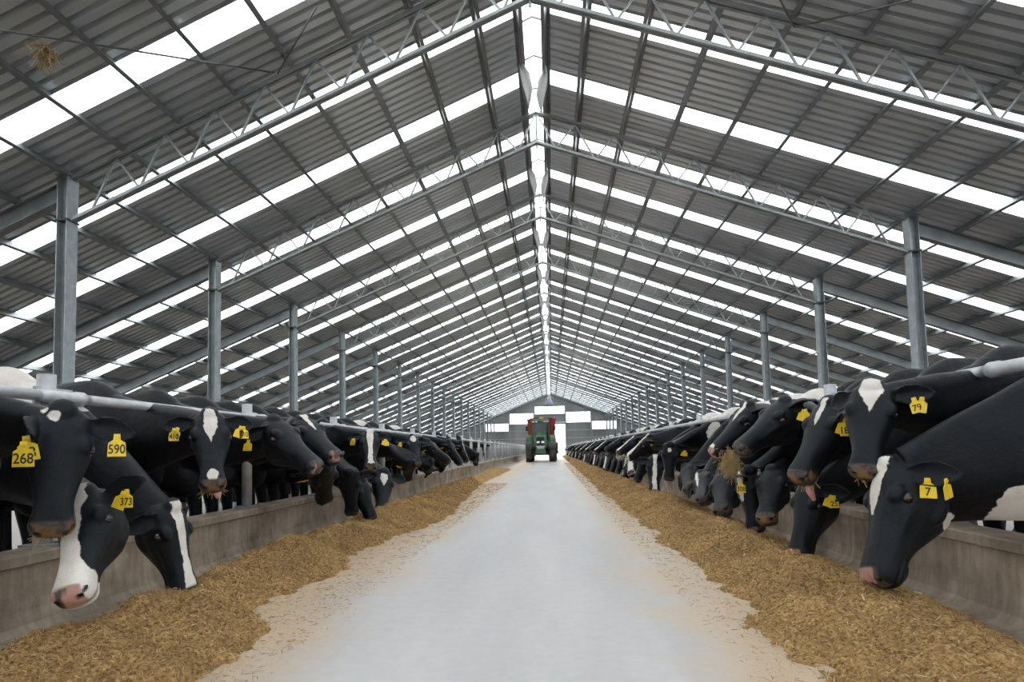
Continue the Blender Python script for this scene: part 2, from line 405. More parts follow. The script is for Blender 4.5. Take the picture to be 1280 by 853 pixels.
# blue-grey net bunched below the far end of the ridge
nt = MB(); V = []; nu, nv = 26, 12
for j in range(nv+1):
    for q in range(nu+1):
        x = -.62+1.24*q/nu; t = j/nv; wd = .35+.65*t
        V.append((x*wd, Y1-.35-.10*math.sin(q*1.3)*t-.1*t, 7.35-.95*t+.08*math.sin(q*.9)*t))
nt.add(V, [(j*(nu+1)+q, j*(nu+1)+q+1, (j+1)*(nu+1)+q+1, (j+1)*(nu+1)+q) for j in range(nv) for q in range(nu)])
no = nt.build('vent_net', MT['net'], None, True); no.modifiers.new('thick', 'SOLIDIFY').thickness = .01
tag(no, 'bunched blue-grey net hanging under the far end of the ridge', 'net')

# ------------------------------------------------------------------ steel frame
def purlin_mb(x, side):
    """Z-section running the whole length"""
    mb = MB(); z = zroof(x); h, f, t = .15, .055, .008
    nrm = np.array([side*SL, 0, 1.0]); nrm /= np.linalg.norm(nrm); dn = np.array([side, 0, -SL]); dn /= np.linalg.norm(dn)
    top = np.array([side*x, 0, z])-nrm*.004
    poly = [top, top+dn*f, top+dn*f-nrm*t, top+dn*t-nrm*t, top+dn*t-nrm*(h-t), top+dn*t-nrm*h, top-dn*(f-t)-nrm*h, top-dn*(f-t)-nrm*(h-t), top-nrm*(h-t)]
    mb.prism(poly, (0, Y0, 0), (0, Y1-.05, 0)); return mb
for side, sn in ((-1, 'left'), (1, 'right')):
    for kx in range(0, 17):
        x = .24 if kx == 0 else kx*.845
        o = purlin_mb(x, side).build('purlin', MT['purlin'])
        tag(o, f'long grey steel purlin under the {sn} roof slope, {nth(kx)} from the ridge', 'purlin', f'purlins of the {sn} slope')

def lsec(mb, a, b, s=.05, t=.007, up=(0, 0, 1)):
    mb.bar(a, b, s, t, up); a2 = np.array(a)+np.array([0, -s/2, 0]); b2 = np.array(b)+np.array([0, -s/2, 0]); mb.bar(a2+np.array([0, 0, -s/2]), b2+np.array([0, 0, -s/2]), t, s, up)
NT = 18
def make_truss():
    root = empty('roof_truss', (0, 0, 0))
    D = .62
    for side in (-1, 1):
        tc = MB(); tc.bar((0, -.035, ZR), (side*(WP-.05), -.035, ZR-SL*(WP-.05)), .04, .045); tc.bar((0, .035, ZR), (side*(WP-.05), .035, ZR-SL*(WP-.05)), .04, .045); tc.build('top_chord', MT['truss'], root)
        bc = MB(); bc.bar((0, -.03, ZR-D), (side*(WP-.05), -.03, ZR-D-SL*(WP-.05)), .04, .045); bc.bar((0, .03, ZR-D), (side*(WP-.05), .03, ZR-D-SL*(WP-.05)), .04, .045); bc.build('bottom_chord', MT['truss'], root)
        lt = MB(); P = WP/9
        for k in range(9):
            xb = (k+.5)*P; zb = ZR-D-SL*xb
            for xt in (k*P, (k+1)*P):
                if xt > WP-.2 : continue
                lt.bar((side*xt, 0, ZR-SL*xt), (side*xb, 0, zb), .027, .027, (0, 1, 0))
        lt.build('lattice', MT['truss'], root)
    kp = MB(); kp.tube([(0, 0, ZR+.1), (0, 0, ZR-D-.12)], .018); kp.build('king_rod', MT['truss'], root)
    return root
def copy_tree(o, parent=None):
    c = o.copy(); COL.objects.link(c); c.parent = parent
    for ch in o.children: copy_tree(ch, c)
    return c
tr0 = make_truss()
def make_post():
    root = empty('steel_post', (0, 0, 0)); H = ZR-SL*WP+.06
    b = MB()
    for s in (-1, 1): b.box((s*.075, 0, H/2), (.014, .2, H))
    b.box((0, 0, H/2), (.15, .012, H)); b.build('column', MT['galv'], root)
    b = MB(); b.box((0, 0, H+.008), (.22, .25, .016)); b.build('cap_plate', MT['galv'], root)
    b = MB(); b.box((0, 0, H-.66), (.19, .225, .03)); b.build('splice_plate', MT['dark'], root)
    b = MB(); b.box((0, 0, .012), (.3, .3, .024)); b.build('base_plate', MT['galv'], root)
    return root
post0 = make_post()
def make_rafter():
    root = empty('rafter', (0, 0, 0)); L = EAVE-WP-.12
    a = np.array([.1, 0, -.14-.04]); e = a+np.array([L, 0, -SL*L])
    b = MB(); b.bar(a, e, .012, .26); b.build('web_plate', MT['purlin'], root)
    b = MB()
    for dz in (-.13, .13): b.bar(a+np.array([0, 0, dz]), e+np.array([0, 0, dz]), .13, .014)
    b.build('flange', MT['purlin'], root); return root
raf0 = make_rafter()
for n in range(NT):
    y = T1+n*TS
    t = tr0 if n == 0 else copy_tree(tr0); t.location = (0, y, 0)
    tag(t, f'light grey lattice roof truss spanning the aisle, {nth(n)} from the camera', 'roof truss', 'roof trusses')
    for side, sn in ((-1, 'left'), (1, 'right')):
        p = post0 if (n == 0 and side < 0) else copy_tree(post0)
        p.location = (side*WP, y, 0)
        tag(p, f'tall grey steel post behind the {sn} row of cows, under the {nth(n)} roof truss', 'post', f'steel posts of the {sn} side')
        r = raf0 if (n == 0 and side > 0) else copy_tree(raf0)
        r.location = (side*WP, y, ZR-SL*WP); r.rotation_euler = (0, 0, 0 if side > 0 else math.pi)
        tag(r, f'grey sloping steel beam outward from the {nth(n)} {sn} post to the eaves', 'beam', f'eave beams of the {sn} side')

# roof bracing rods and the straw caught on a purlin
def roofpt(u, v, side, dz=-.05):
    d = ray(u, v); x = 0; a = d[2]+SL*side*d[0]; t = (ZR+dz-CAM[2]-SL*side*CAM[0])/a; return CAM+t*d
rods = [((-60, 28), (343, 91), -1, 'thin dark brace rod running from the upper left corner to the first truss'), ((396, 8), (347, 92), -1, 'short dark brace rod rising steeply from the first truss, left slope'),
        ((972, -6), (993, 34), 1, 'short dark brace rod rising steeply from the first truss, right slope'), ((1140, 0), (995, 34), 1, 'thin dark brace rod running shallowly from the first truss, right slope')]
for a, b, s, l in rods:
    m_ = MB(); m_.tube([roofpt(*a, s), roofpt(*b, s)], .011, 8); tag(m_.build('brace_rod', MT['rod'], None, True), l, 'brace rod')
m_ = MB(); m_.tube([(-WP+.02, T1-.02, ZR-SL*WP+.07), (-WP-.02, T1-.55, ZR-SL*WP+.2)], .006, 8)
tag(m_.build('hanging_wire', MT['rod'], None, True), 'thin wire reaching the roof from the top of the nearest left post', 'wire')
c = roofpt(60, 62, -1, -.12); m_ = MB()
for q in range(90):
    a = c+rng.normal(0, (.05, .06, .02)); e = a+rng.normal((0, 0, -.12), (.07, .08, .08)); mid = (a+e)/2+rng.normal(0, .03, 3)
    m_.tube([a, mid, e], .004, 4)
tag(m_.build('straw_tuft', MT['straw']), 'tuft of straw hanging from a roof purlin at the upper left', 'straw')
# hoops and torn flaps along the ridge
j = 0
y = 8.0
while y < 40:
    m_ = MB(); m_.tube([(x*.96, y, z-.02) for x, z in prof], .018, 6)
    tag(m_.build('ridge_hoop', MT['rod'], None, True), f'thin arched hoop under the white ridge cap, {nth(j)} from the camera', 'hoop', 'hoops along the ridge'); j += 1; y += TS/4
for n in range(9):
    for side in (-1, 1):
        yb = 9.55+n*TS+(.2 if side > 0 else 0); V = []
        for q in range(9):
            t = q/8; wd = .15*min(1, t*3+.25)*min(1, (1-t)*2.2+.08)
            for e in range(4): V.append((side*(.235-.10*t-wd*e/3+.02*math.sin(5*t)), yb+.05*math.sin(e*1.1)+.16*t, zroof(.25)-.12-.66*t-.04*math.sin(e*1.05)))
        m_ = MB(); m_.add(V, [(q*4+e, q*4+e+1, q*4+e+5, q*4+e+4) for q in range(8) for e in range(3)])
        o = m_.build('vent_flap', MT['flap'], None, True); o.modifiers.new('thick', 'SOLIDIFY').thickness = .012
        tag(o, f'loose pale plastic flap hanging from the {"left" if side < 0 else "right"} ridge edge, {nth(n)} from the camera', 'flap', 'loose flaps along the ridge')

# ------------------------------------------------------------------ feed curbs, rails
def curb(x, side, label):
    mb = MB(); s = side     # s=+1: face towards +x (left curb)
    pr = [(.10, 0), (.05, .012), (.018, .05), (.004, .12), (0, .34), (.0, .355), (.028, .365), (.03, .415), (.022, .425), (-.19, .425), (-.2, .415), (-.2, -.005), (.1, -.005)]
    P = [(x+s*a, 0, z) for a, z in pr]
    mb.prism(P, (0, -2, 0), (0, Y1-2, 0)); o = mb.build('feed_curb', MT['curb']); tag(o, label, 'feed curb')
curb(XL, 1, 'long low stained concrete feed wall left of the aisle')
curb(XR, -1, 'long low stained concrete feed wall right of the aisle')
RZ = 1.285
def make_rail_post():
    root = empty('rail_post', (0, 0, 0))
    b = MB(); b.tube([(0, 0, .425), (0, 0, 1.0), (0, 0, 1.42)], .048, 16); b.build('upright', MT['galv_light'], root, True)
    b = MB(); b.box((.0, .05, 1.285), (.02, .26, .12)); b.box((.05, .05, 1.285), (.1, .26, .02)); b.build('bracket', MT['galv_light'], root)
    b = MB(); b.box((0, 0, .432), (.16, .16, .014)); b.build('foot_plate', MT['galv'], root)
    return root
rp0 = make_rail_post()
def make_rail(L):
    root = empty('neck_rail', (0, 0, 0))
    b = MB(); b.tube([(0, .02, 0), (0, L+.06, 0)], .031, 16); b.build('pipe', MT['galv_light'], root, True)
    b = MB(); b.lathe([(.030, -.30), (.036, -.29), (.037, -.05), (.044, -.04), (.044, .01), (.034, .015), (.033, .02)], (0, 0, 0), 'y', 18); b.build('sleeve', MT['galv_light'], root, True)
    return root
first = True
for side, xp, xr, ys, sp, sn in ((-1, -2.82, -2.74, 3.06, 2.25, 'left'), (1, 2.51, 2.44, 3.02, 2.2, 'right')):
    rl0 = make_rail(sp); k = -1
    while ys+k*sp < 69:
        y = ys+k*sp
        p = rp0 if first else copy_tree(rp0); first = False
        p.location = (xp, y, 0); p.rotation_euler = (0, 0, 0 if side < 0 else math.pi)
        tag(p, f'short galvanised post on the {sn} feed wall, {nth(k+1)} from the camera end', 'rail post', f'short posts along the {sn} feed wall')
        r = rl0 if k == -1 else copy_tree(rl0); r.location = (xr, y+(.16 if side < 0 else .27), RZ)
        tag(r, f'galvanised neck rail pipe over the {sn} feed wall, {nth(k+1)} length from the camera end', 'rail', f'neck rail lengths on the {sn}'); k += 1

# ------------------------------------------------------------------ feed heaps
OUTL = ([1, 2.3, 2.9, 3.4, 4.4, 5.3, 7.7, 12, 16, 24, 30], [-1.25, -1.33, -1.38, -1.75, -1.52, -1.76, -1.33, -1.6, -1.85, -1.75, -1.9])
OUTR = ([1, 2.4, 3.1, 3.5, 5.2, 7.5, 13.6, 28, 70], [1.15, 1.13, 1.06, 1.24, 1.18, 1.18, 1.14, 1.25, 1.4])
def heap_h(X, Y, left):
    if left:
        o = np.interp(Y, *OUTL); inn = np.interp(Y, [1, 2.3, 3, 3.6, 5, 7, 30], [-2.25, -2.25, -2.2, -2.5, -2.5, -2.6, -2.6]); cr = np.interp(Y, [1, 3, 5, 30], [-1.9, -1.95, -2.05, -2.15])
    else:
        o = np.interp(Y, *OUTR); inn = np.interp(Y, [1, 3, 5, 70], [2.1, 2.18, 2.3, 2.3]); cr = np.full_like(Y, 1.72)
    o = o+(fbm(Y*1.6, Y*0+3, 4, 5 if left else 9)-.5)*.16+(fbm(Y*9+X*3, X*9, 3, 6)-.5)*.22; inn = inn+(fbm(Y*1.9, Y*0+7, 3, 3)-.5)*.2
    t = np.where((X-cr)*(o-cr) > 0, np.abs((X-cr)/(o-cr)), np.abs((X-cr)/(inn-cr)))
    prof_ = np.clip(1-t, 0, 1); prof_ = prof_**.85
    H = .13+.14*fbm(Y*1.1, X*.4, 3, 21 if left else 31)
    if left: H = H*np.clip((27-Y)/4, 0, 1)
    h = H*prof_+prof_**.4*(fbm(X*5, Y*5, 4, 2)-.45)*.13+prof_**.3*(fbm(X*16, Y*16, 3, 8)-.5)*.05
    h = h+(fbm(X*22, Y*22, 2, 4)-.5)*.012*np.clip(prof_*20, 0, 1)
    return np.where(prof_ <= 0, -.02, h-.005)
def heap(left, yend, label):
    mbv = []; F = []; n0 = 0
    x0, x1 = (-2.585, -1.0) if left else (.85, 2.27)
    for ya, yb, st in ((1.2, 6.5, .02), (6.5, 14, .035), (14, yend, .07)):
        xs = np.arange(x0, x1+st, st); yy = np.linspace(ya, yb, int((yb-ya)/st)+1); Xg, Yg = np.meshgrid(xs, yy); Zg = heap_h(Xg, Yg, left)
        mbv.append(np.stack([Xg, Yg, Zg], -1).reshape(-1, 3)); nx, ny = len(xs), len(yy)
        I = n0+np.arange(nx*ny).reshape(ny, nx); keep = (np.maximum.reduce([Zg[:-1, :-1], Zg[1:, :-1], Zg[:-1, 1:], Zg[1:, 1:]]) > -.019)
        q = np.stack([I[:-1, :-1], I[:-1, 1:], I[1:, 1:], I[1:, :-1]], -1)[keep]; F.append(q); n0 += nx*ny
    nb = n0; V = np.concatenate(mbv)
    # blades of straw and chopped leaf lying on the heap and scattered past its edge
    N = 130000; u = rng.random(N)**1.7; Yf = 1.3+(yend*.55-1.3)*u; Xf = rng.uniform(x0+.02, x1-.02, N)
    sc = rng.random(N); Zf = heap_h(Xf, Yf, left); off = Zf < -.01
    keep = (~off)|(sc < np.where(np.abs(Xf-(-1.55 if left else 1.28)) < .45, .16, .03)); Xf, Yf, Zf, off = Xf[keep], Yf[keep], np.maximum(Zf[keep], .001), off[keep]
    n = len(Xf); L = rng.uniform(.012, .045, n)*(1+(rng.random(n) < .03)*1.0)*np.clip(.6+Yf*.09, .7, 1.5); W = rng.uniform(.0009, .0019, n)*np.clip(.6+Yf*.1, .7, 2.2); th = rng.uniform(0, 2*math.pi, n); el = np.where(off, 0, rng.normal(.1, .4, n))
    d = np.stack([np.cos(th)*np.cos(el), np.sin(th)*np.cos(el), np.sin(el)], 1); s = np.stack([-np.sin(th), np.cos(th), rng.normal(0, .4, n)], 1)
    c = np.stack([Xf, Yf, Zf+.005], 1); bend = np.stack([np.zeros(n), np.zeros(n), L*.12*rng.random(n)], 1)
    ring = [c-d*L[:, None]/2, c+bend, c+d*L[:, None]/2]; fv = np.stack([ring[0]-s*W[:, None], ring[0]+s*W[:, None], ring[1]-s*W[:, None], ring[1]+s*W[:, None], ring[2]-s*W[:, None], ring[2]+s*W[:, None]], 1)
    base = nb+np.arange(n)[:, None]*6; F += [base+np.array([0, 1, 3, 2]), base+np.array([2, 3, 5, 4])]
    V = np.concatenate([V, fv.reshape(-1, 3)]); F = np.concatenate(F)
    me = bpy.data.meshes.new('feed_heap'); me.vertices.add(len(V)); me.vertices.foreach_set('co', V.ravel())
    me.loops.add(F.size); me.loops.foreach_set('vertex_index', F.ravel().astype(np.int32)); me.polygons.add(len(F)); me.polygons.foreach_set('loop_start', np.arange(len(F), dtype=np.int32)*4)
    me.polygons.foreach_set('use_smooth', np.ones(len(F), bool)); me.update(calc_edges=True)
    a = me.attributes.new('tone', 'FLOAT', 'POINT'); tone = np.full(len(V), -1.0); tone[nb:] = np.repeat(np.clip(rng.beta(2, 2.2, n)+(rng.random(n) < .03)*.6, 0, 1), 6); a.data.foreach_set('value', tone)
    me.materials.append(MT['feed']); o = bpy.data.objects.new('feed_heap', me); COL.objects.link(o); tag(o, label, 'feed', kind='stuff')
heap(True, 29, 'long heap of golden brown chopped feed along the left curb')
heap(False, 70, 'long heap of golden brown chopped feed along the right curb')

# ------------------------------------------------------------------ tractor and feed wagon at the far end of the aisle
def tyre(parent, c, R_, wd, name='wheel', rimr=.52):
    e = empty(name, c); e.parent = parent
    mb = MB(); mb.lathe([(R_*rimr, -wd*.40), (R_*.80, -wd*.5), (R_*.93, -wd*.46), (R_*.965, -wd*.3), (R_*.97, 0), (R_*.965, wd*.3), (R_*.93, wd*.46), (R_*.80, wd*.5), (R_*rimr, wd*.40)], (0, 0, 0), 'x', 36)
    nl = 20
    for i in range(nl):
        for s in (-1, 1):
            a = (i+(.5 if s > 0 else 0))/nl*2*math.pi; b = a+.16*s*0+.20
            p = np.array([s*wd*.46, R_*.95*math.cos(a), R_*.95*math.sin(a)]); q = np.array([s*wd*.02, R_*.985*math.cos(b), R_*.985*math.sin(b)])
            mb.bar(p, q, .045, .06, (0, math.cos(a), math.sin(a)))
    mb.build('tyre', MT['tyre'], e)
    mb = MB(); mb.lathe([(.05, -wd*.2), (R_*.3, -wd*.18), (R_*rimr*.9, -wd*.3), (R_*rimr*1.01, -wd*.41), (R_*rimr*1.01, wd*.41), (R_*rimr*.9, wd*.3), (R_*.3, wd*.18), (.05, wd*.2)], (0, 0, 0), 'x', 28); mb.build('rim', MT['rim'], e)
    return e
TX = -.64; TY = 41.6
tr = empty('tractor', (TX, TY, 0)); tag(tr, 'green tractor with a black-framed glass cab parked in the aisle facing the camera', 'tractor')
for s in (-1, 1):
    tyre(tr, (s*.86, .05, .68), .68, .42, 'front_wheel'); tyre(tr, (s*.84, 2.55, .95), .95, .58, 'rear_wheel')
    mb = MB()
    for a in np.linspace(.35, 2.5, 10):
        b = a+.24; mb.bar((s*.86, .05+.74*math.cos(a), .68+.74*math.sin(a)), (s*.86, .05+.74*math.cos(b), .68+.74*math.sin(b)), .44, .02, (0, math.cos(a), math.sin(a)))
    mb.build('front_fender', MT['black'], tr)
    mb = MB()
    for a in np.linspace(.5, 2.9, 12):
        b = a+.22; mb.bar((s*.82, 2.55+1.03*math.cos(a), .95+1.03*math.sin(a)), (s*.82, 2.55+1.03*math.cos(b), .95+1.03*math.sin(b)), .60, .03, (0, math.cos(a), math.sin(a)))
    mb.build('rear_fender', MT['green'], tr)
    mb = MB(); mb.bar((s*.66, 1.35, 2.55), (s*.98, 1.15, 2.58), .03, .03); mb.box((s*1.0, 1.12, 2.46), (.20, .06, .36)); mb.build('mirror', MT['black'], tr, bevel=.01)
    mb = MB(); mb.box((s*.17, -.585, 1.42), (.2, .04, .13)); mb.build('headlamp', MT['lampglass'], tr, bevel=.01)
    mb = MB(); mb.box((s*.52, .8, 2.93), (.16, .06, .10)); mb.box((s*.30, .8, 2.93), (.12, .06, .08)); mb.build('work_lamp', MT['lampglass'], tr)
    mb = MB(); mb.box((s*.62, 1.7, .75), (.35, .9, .08)); mb.box((s*.66, 1.6, .48), (.3, .5, .05)); mb.build('step', MT['black'], tr)
def hood_ring(y, w_, zb, zt, k=.55): return [(x, y, z) for x, z in ((-w_, zb), (-w_, zt-.22), (-w_*.86, zt-.07), (-w_*k, zt), (w_*k, zt), (w_*.86, zt-.07), (w_, zt-.22), (w_, zb))]
mb = MB(); mb.loft([np.array(hood_ring(*r)) for r in ((-.56, .36, 1.05, 1.78), (-.50, .40, 1.0, 1.90), (.1, .42, 1.0, 2.02), (1.1, .45, 1.0, 2.14))]); mb.build('hood', MT['green'], tr, bevel=.02)
mb = MB(); mb.box((0, -.572, 1.43), (.56, .03, .66))
for z in np.linspace(1.52, 1.74, 7): mb.box((0, -.595, z), (.5, .02, .012))
mb.build('grille', MT['black'], tr, bevel=.006)
mb = MB(); mb.box((0, -.60, 1.10), (.62, .12, .10)); mb.box((0, -.62, .98), (.50, .18, .12)); mb.build('nose_trim', MT['galv_light'], tr, bevel=.01)
mb = MB(); mb.box((0, -.55, .76), (.7, .5, .34)); mb.box((0, -.85, .78), (.5, .14, .36)); mb.build('front_weight', MT['green'], tr, bevel=.03)
mb = MB(); mb.box((0, .9, .75), (.5, 3.2, .5)); mb.bar((-.72, .05, .62), (.72, .05, .62), .22, .2); mb.bar((-.65, 2.55, .92), (.65, 2.55, .92), .34, .34); mb.build('chassis', MT['dark'], tr)
mb = MB(); mb.tube([(.5, .6, 1.6), (.5, .6, 2.75), (.54, .62, 2.9)], [.05, .05, .045], 12); mb.build('exhaust_pipe', MT['black'], tr, True)
cab = empty('cab', (0, 0, 0)); cab.parent = tr
mb = MB()
F0 = {(-1, 0): (-.66, 1.15, 1.2), (1, 0): (.66, 1.15, 1.2), (-1, 1): (-.64, 2.75, 1.35), (1, 1): (.64, 2.75, 1.35)}; F1 = {(-1, 0): (-.60, 1.0, 2.92), (1, 0): (.60, 1.0, 2.92), (-1, 1): (-.60, 2.7, 2.92), (1, 1): (.60, 2.7, 2.92)}
for k in F0: mb.bar(F0[k], F1[k], .09, .09, (0, 1, 0))
for a, b in (((-1, 0), (1, 0)), ((-1, 1), (1, 1)), ((-1, 0), (-1, 1)), ((1, 0), (1, 1))):
    mb.bar(F1[a], F1[b], .08, .08); mb.bar(F0[a], F0[b], .08, .10)
mb.build('cab_frame', MT['green'], cab)
mb = MB(); mb.add([(-.62, 1.13, 1.25), (.62, 1.13, 1.25), (.57, .985, 2.9), (-.57, .985, 2.9)], [(0, 1, 2, 3)]); mb.build('windscreen', MT['glass'], cab)
for s in (-1, 1):
    mb = MB(); mb.add([(s*.655, 1.2, 1.25), (s*.645, 2.7, 1.4), (s*.60, 2.65, 2.9), (s*.60, 1.02, 2.9)], [(0, 1, 2, 3)]); mb.build('side_window', MT['glass'], cab)
mb = MB(); mb.box((0, 2.0, 1.9), (.45, .14, .75)); mb.box((0, 1.85, 1.5), (.5, .45, .14)); mb.build('seat', MT['black'], cab)
mb = MB(); mb.box((0, 1.82, 3.03), (1.42, 2.0, .17), None, .9); mb.box((0, 1.80, 3.14), (1.1, 1.5, .06), None, .9); mb.build('cab_roof', MT['green'], cab, bevel=.04)
mb = MB(); mb.bar((0, 1.0, 1.9), (.35, .97, 2.5), .02, .02); mb.build('wiper', MT['black'], cab)
mb = MB(); mb.box((.08, .95, 3.24), (.32, .05, .14)); mb.build('roof_sign', MT['beacon'], tr, bevel=.01)
# feed wagon hitched behind
wg = empty('feed_wagon', (-.62, 47.3, 0)); tag(wg, 'tall red feed mixer wagon standing behind the green tractor', 'wagon')
mb = MB()
ring = lambda z, hx, hy: [(-hx, -hy+.25, z), (-hx+.3, -hy, z), (hx-.3, -hy, z), (hx, -hy+.25, z), (hx, hy-.25, z), (hx-.3, hy, z), (-hx+.3, hy, z), (-hx, hy-.25, z)]
out = [np.array(ring(*r)) for r in ((.45, .80, 1.5), (1.3, .98, 1.8), (3.30, 1.12, 2.0))]; inn = [np.array(ring(*r)) for r in ((3.30, 1.08, 1.96), (1.3, .94, 1.76))]
mb.loft(out+inn); mb.build('hopper', MT['red'], wg)
mb = MB()
for s in (-1, 1): mb.bar((s*1.13, -1.7, 3.32), (s*1.13, 1.7, 3.32), .07, .09); mb.bar((-.9, s*2.0, 3.32), (.9, s*2.0, 3.32), .07, .09)
mb.build('top_rim', MT['red'], wg)
mb = MB()
for s in (-1, 1): mb.box((s*.45, 0, .78), (.14, 4.2, .18))
mb.bar((0, -2.0, .7), (0, -2.15, .66), .14, .14); mb.bar((-1.0, .6, .5), (1.0, .6, .5), .12, .12); mb.build('chassis', MT['dark'], wg)
for s in (-1, 1): tyre(wg, (s*1.0, .6, .5), .5, .36)
mb = MB(); mb.box((1.2, -1.2, 1.0), (.14, .9, .9)); mb.build('discharge_door', MT['dark'], wg, bevel=.02)

# ------------------------------------------------------------------ cows
def crom(P, n):
    """closed Catmull-Rom through control points, n samples per segment"""
    P = np.asarray(P, float); m = len(P); out = []
    for i in range(m):
        a, b, c, d = P[(i-1) % m], P[i], P[(i+1) % m], P[(i+2) % m]
        for j in range(n):
            t = j/n; out.append(.5*((2*b)+(-a+c)*t+(2*a-5*b+4*c-d)*t*t+(-a+3*b-3*c+d)*t**3))
    return np.array(out)
def section(zt, zb, wt, wm, wb, n=4, sh=.10, mid=.42):
    H = zt-zb
    h = [(wt, zt-sh*H), (wm, zt-mid*H), (wb, zt-.86*H)]
    P = [(0, zt)]+h+[(0, zb)]+[(-a, b) for a, b in h[::-1]]
    return crom(P, n)
HEAD = [(-.03, -.015, -.11, .045, .060, .045), (.0, .022, -.16, .065, .088, .058), (.05, .036, -.225, .078, .100, .062), (.10, .036, -.258, .086, .104, .058), (.155, .028, -.262, .090, .106, .050), (.21, .016, -.238, .078, .097, .046),
        (.27, .006, -.205, .060, .080, .042), (.33, .000, -.172, .050, .067, .042), (.39, -.004, -.153, .047, .061, .046), (.44, -.008, -.147, .051, .066, .054), (.48, -.013, -.145, .056, .073, .060), (.507, -.026, -.137, .052, .068, .054), (.526, -.045, -.118, .036, .05, .038), (.534, -.06, -.10, .018, .028, .02)]
TORSO = [(.16, 1.16, .78, .07, .11, .06), (.09, 1.26, .68, .10, .17, .11), (0, 1.37, .60, .10, .21, .14), (-.15, 1.445, .57, .09, .235, .17), (-.38, 1.425, .57, .10, .24, .19), (-.7, 1.40, .55, .12, .255, .21), (-1.0, 1.41, .58, .15, .255, .20), (-1.22, 1.435, .68, .20, .245, .17), (-1.42, 1.42, .80, .17, .23, .14), (-1.58, 1.36, .92, .10, .15, .10), (-1.64, 1.27, 1.0, .05, .08, .06)]
def resample(T, k):
    T = np.array(T, float); out = []
    for i in range(len(T)-1):
        a, b, c, d = T[max(i-1, 0)], T[i], T[i+1], T[min(i+2, len(T)-1)]
        for j in range(k):
            t = j/k; out.append(.5*((2*b)+(-a+c)*t+(2*a-5*b+4*c-d)*t*t+(-a+3*b-3*c+d)*t**3))
    return out+[T[-1]]
HEAD = resample([(r[0], r[1], r[2]*1.10, r[3]*1.12, r[4]*1.13, r[5]*1.08) for r in HEAD], 3); TORSO = resample(TORSO, 4)
EL = 0.195
def unit(v): v = np.asarray(v, float); return v/np.linalg.norm(v)
def head_frame(a, n):
    a = unit(a); z = np.asarray(n, float); z = unit(z-a*(z@a)); y = np.cross(z, a); return np.stack([a, y, z], 1)     # columns
def bez(p0, p1, p2, p3, t):
    t = t[:, None]; return (1-t)**3*p0+3*(1-t)**2*t*p1+3*(1-t)*t*t*p2+t**3*p3
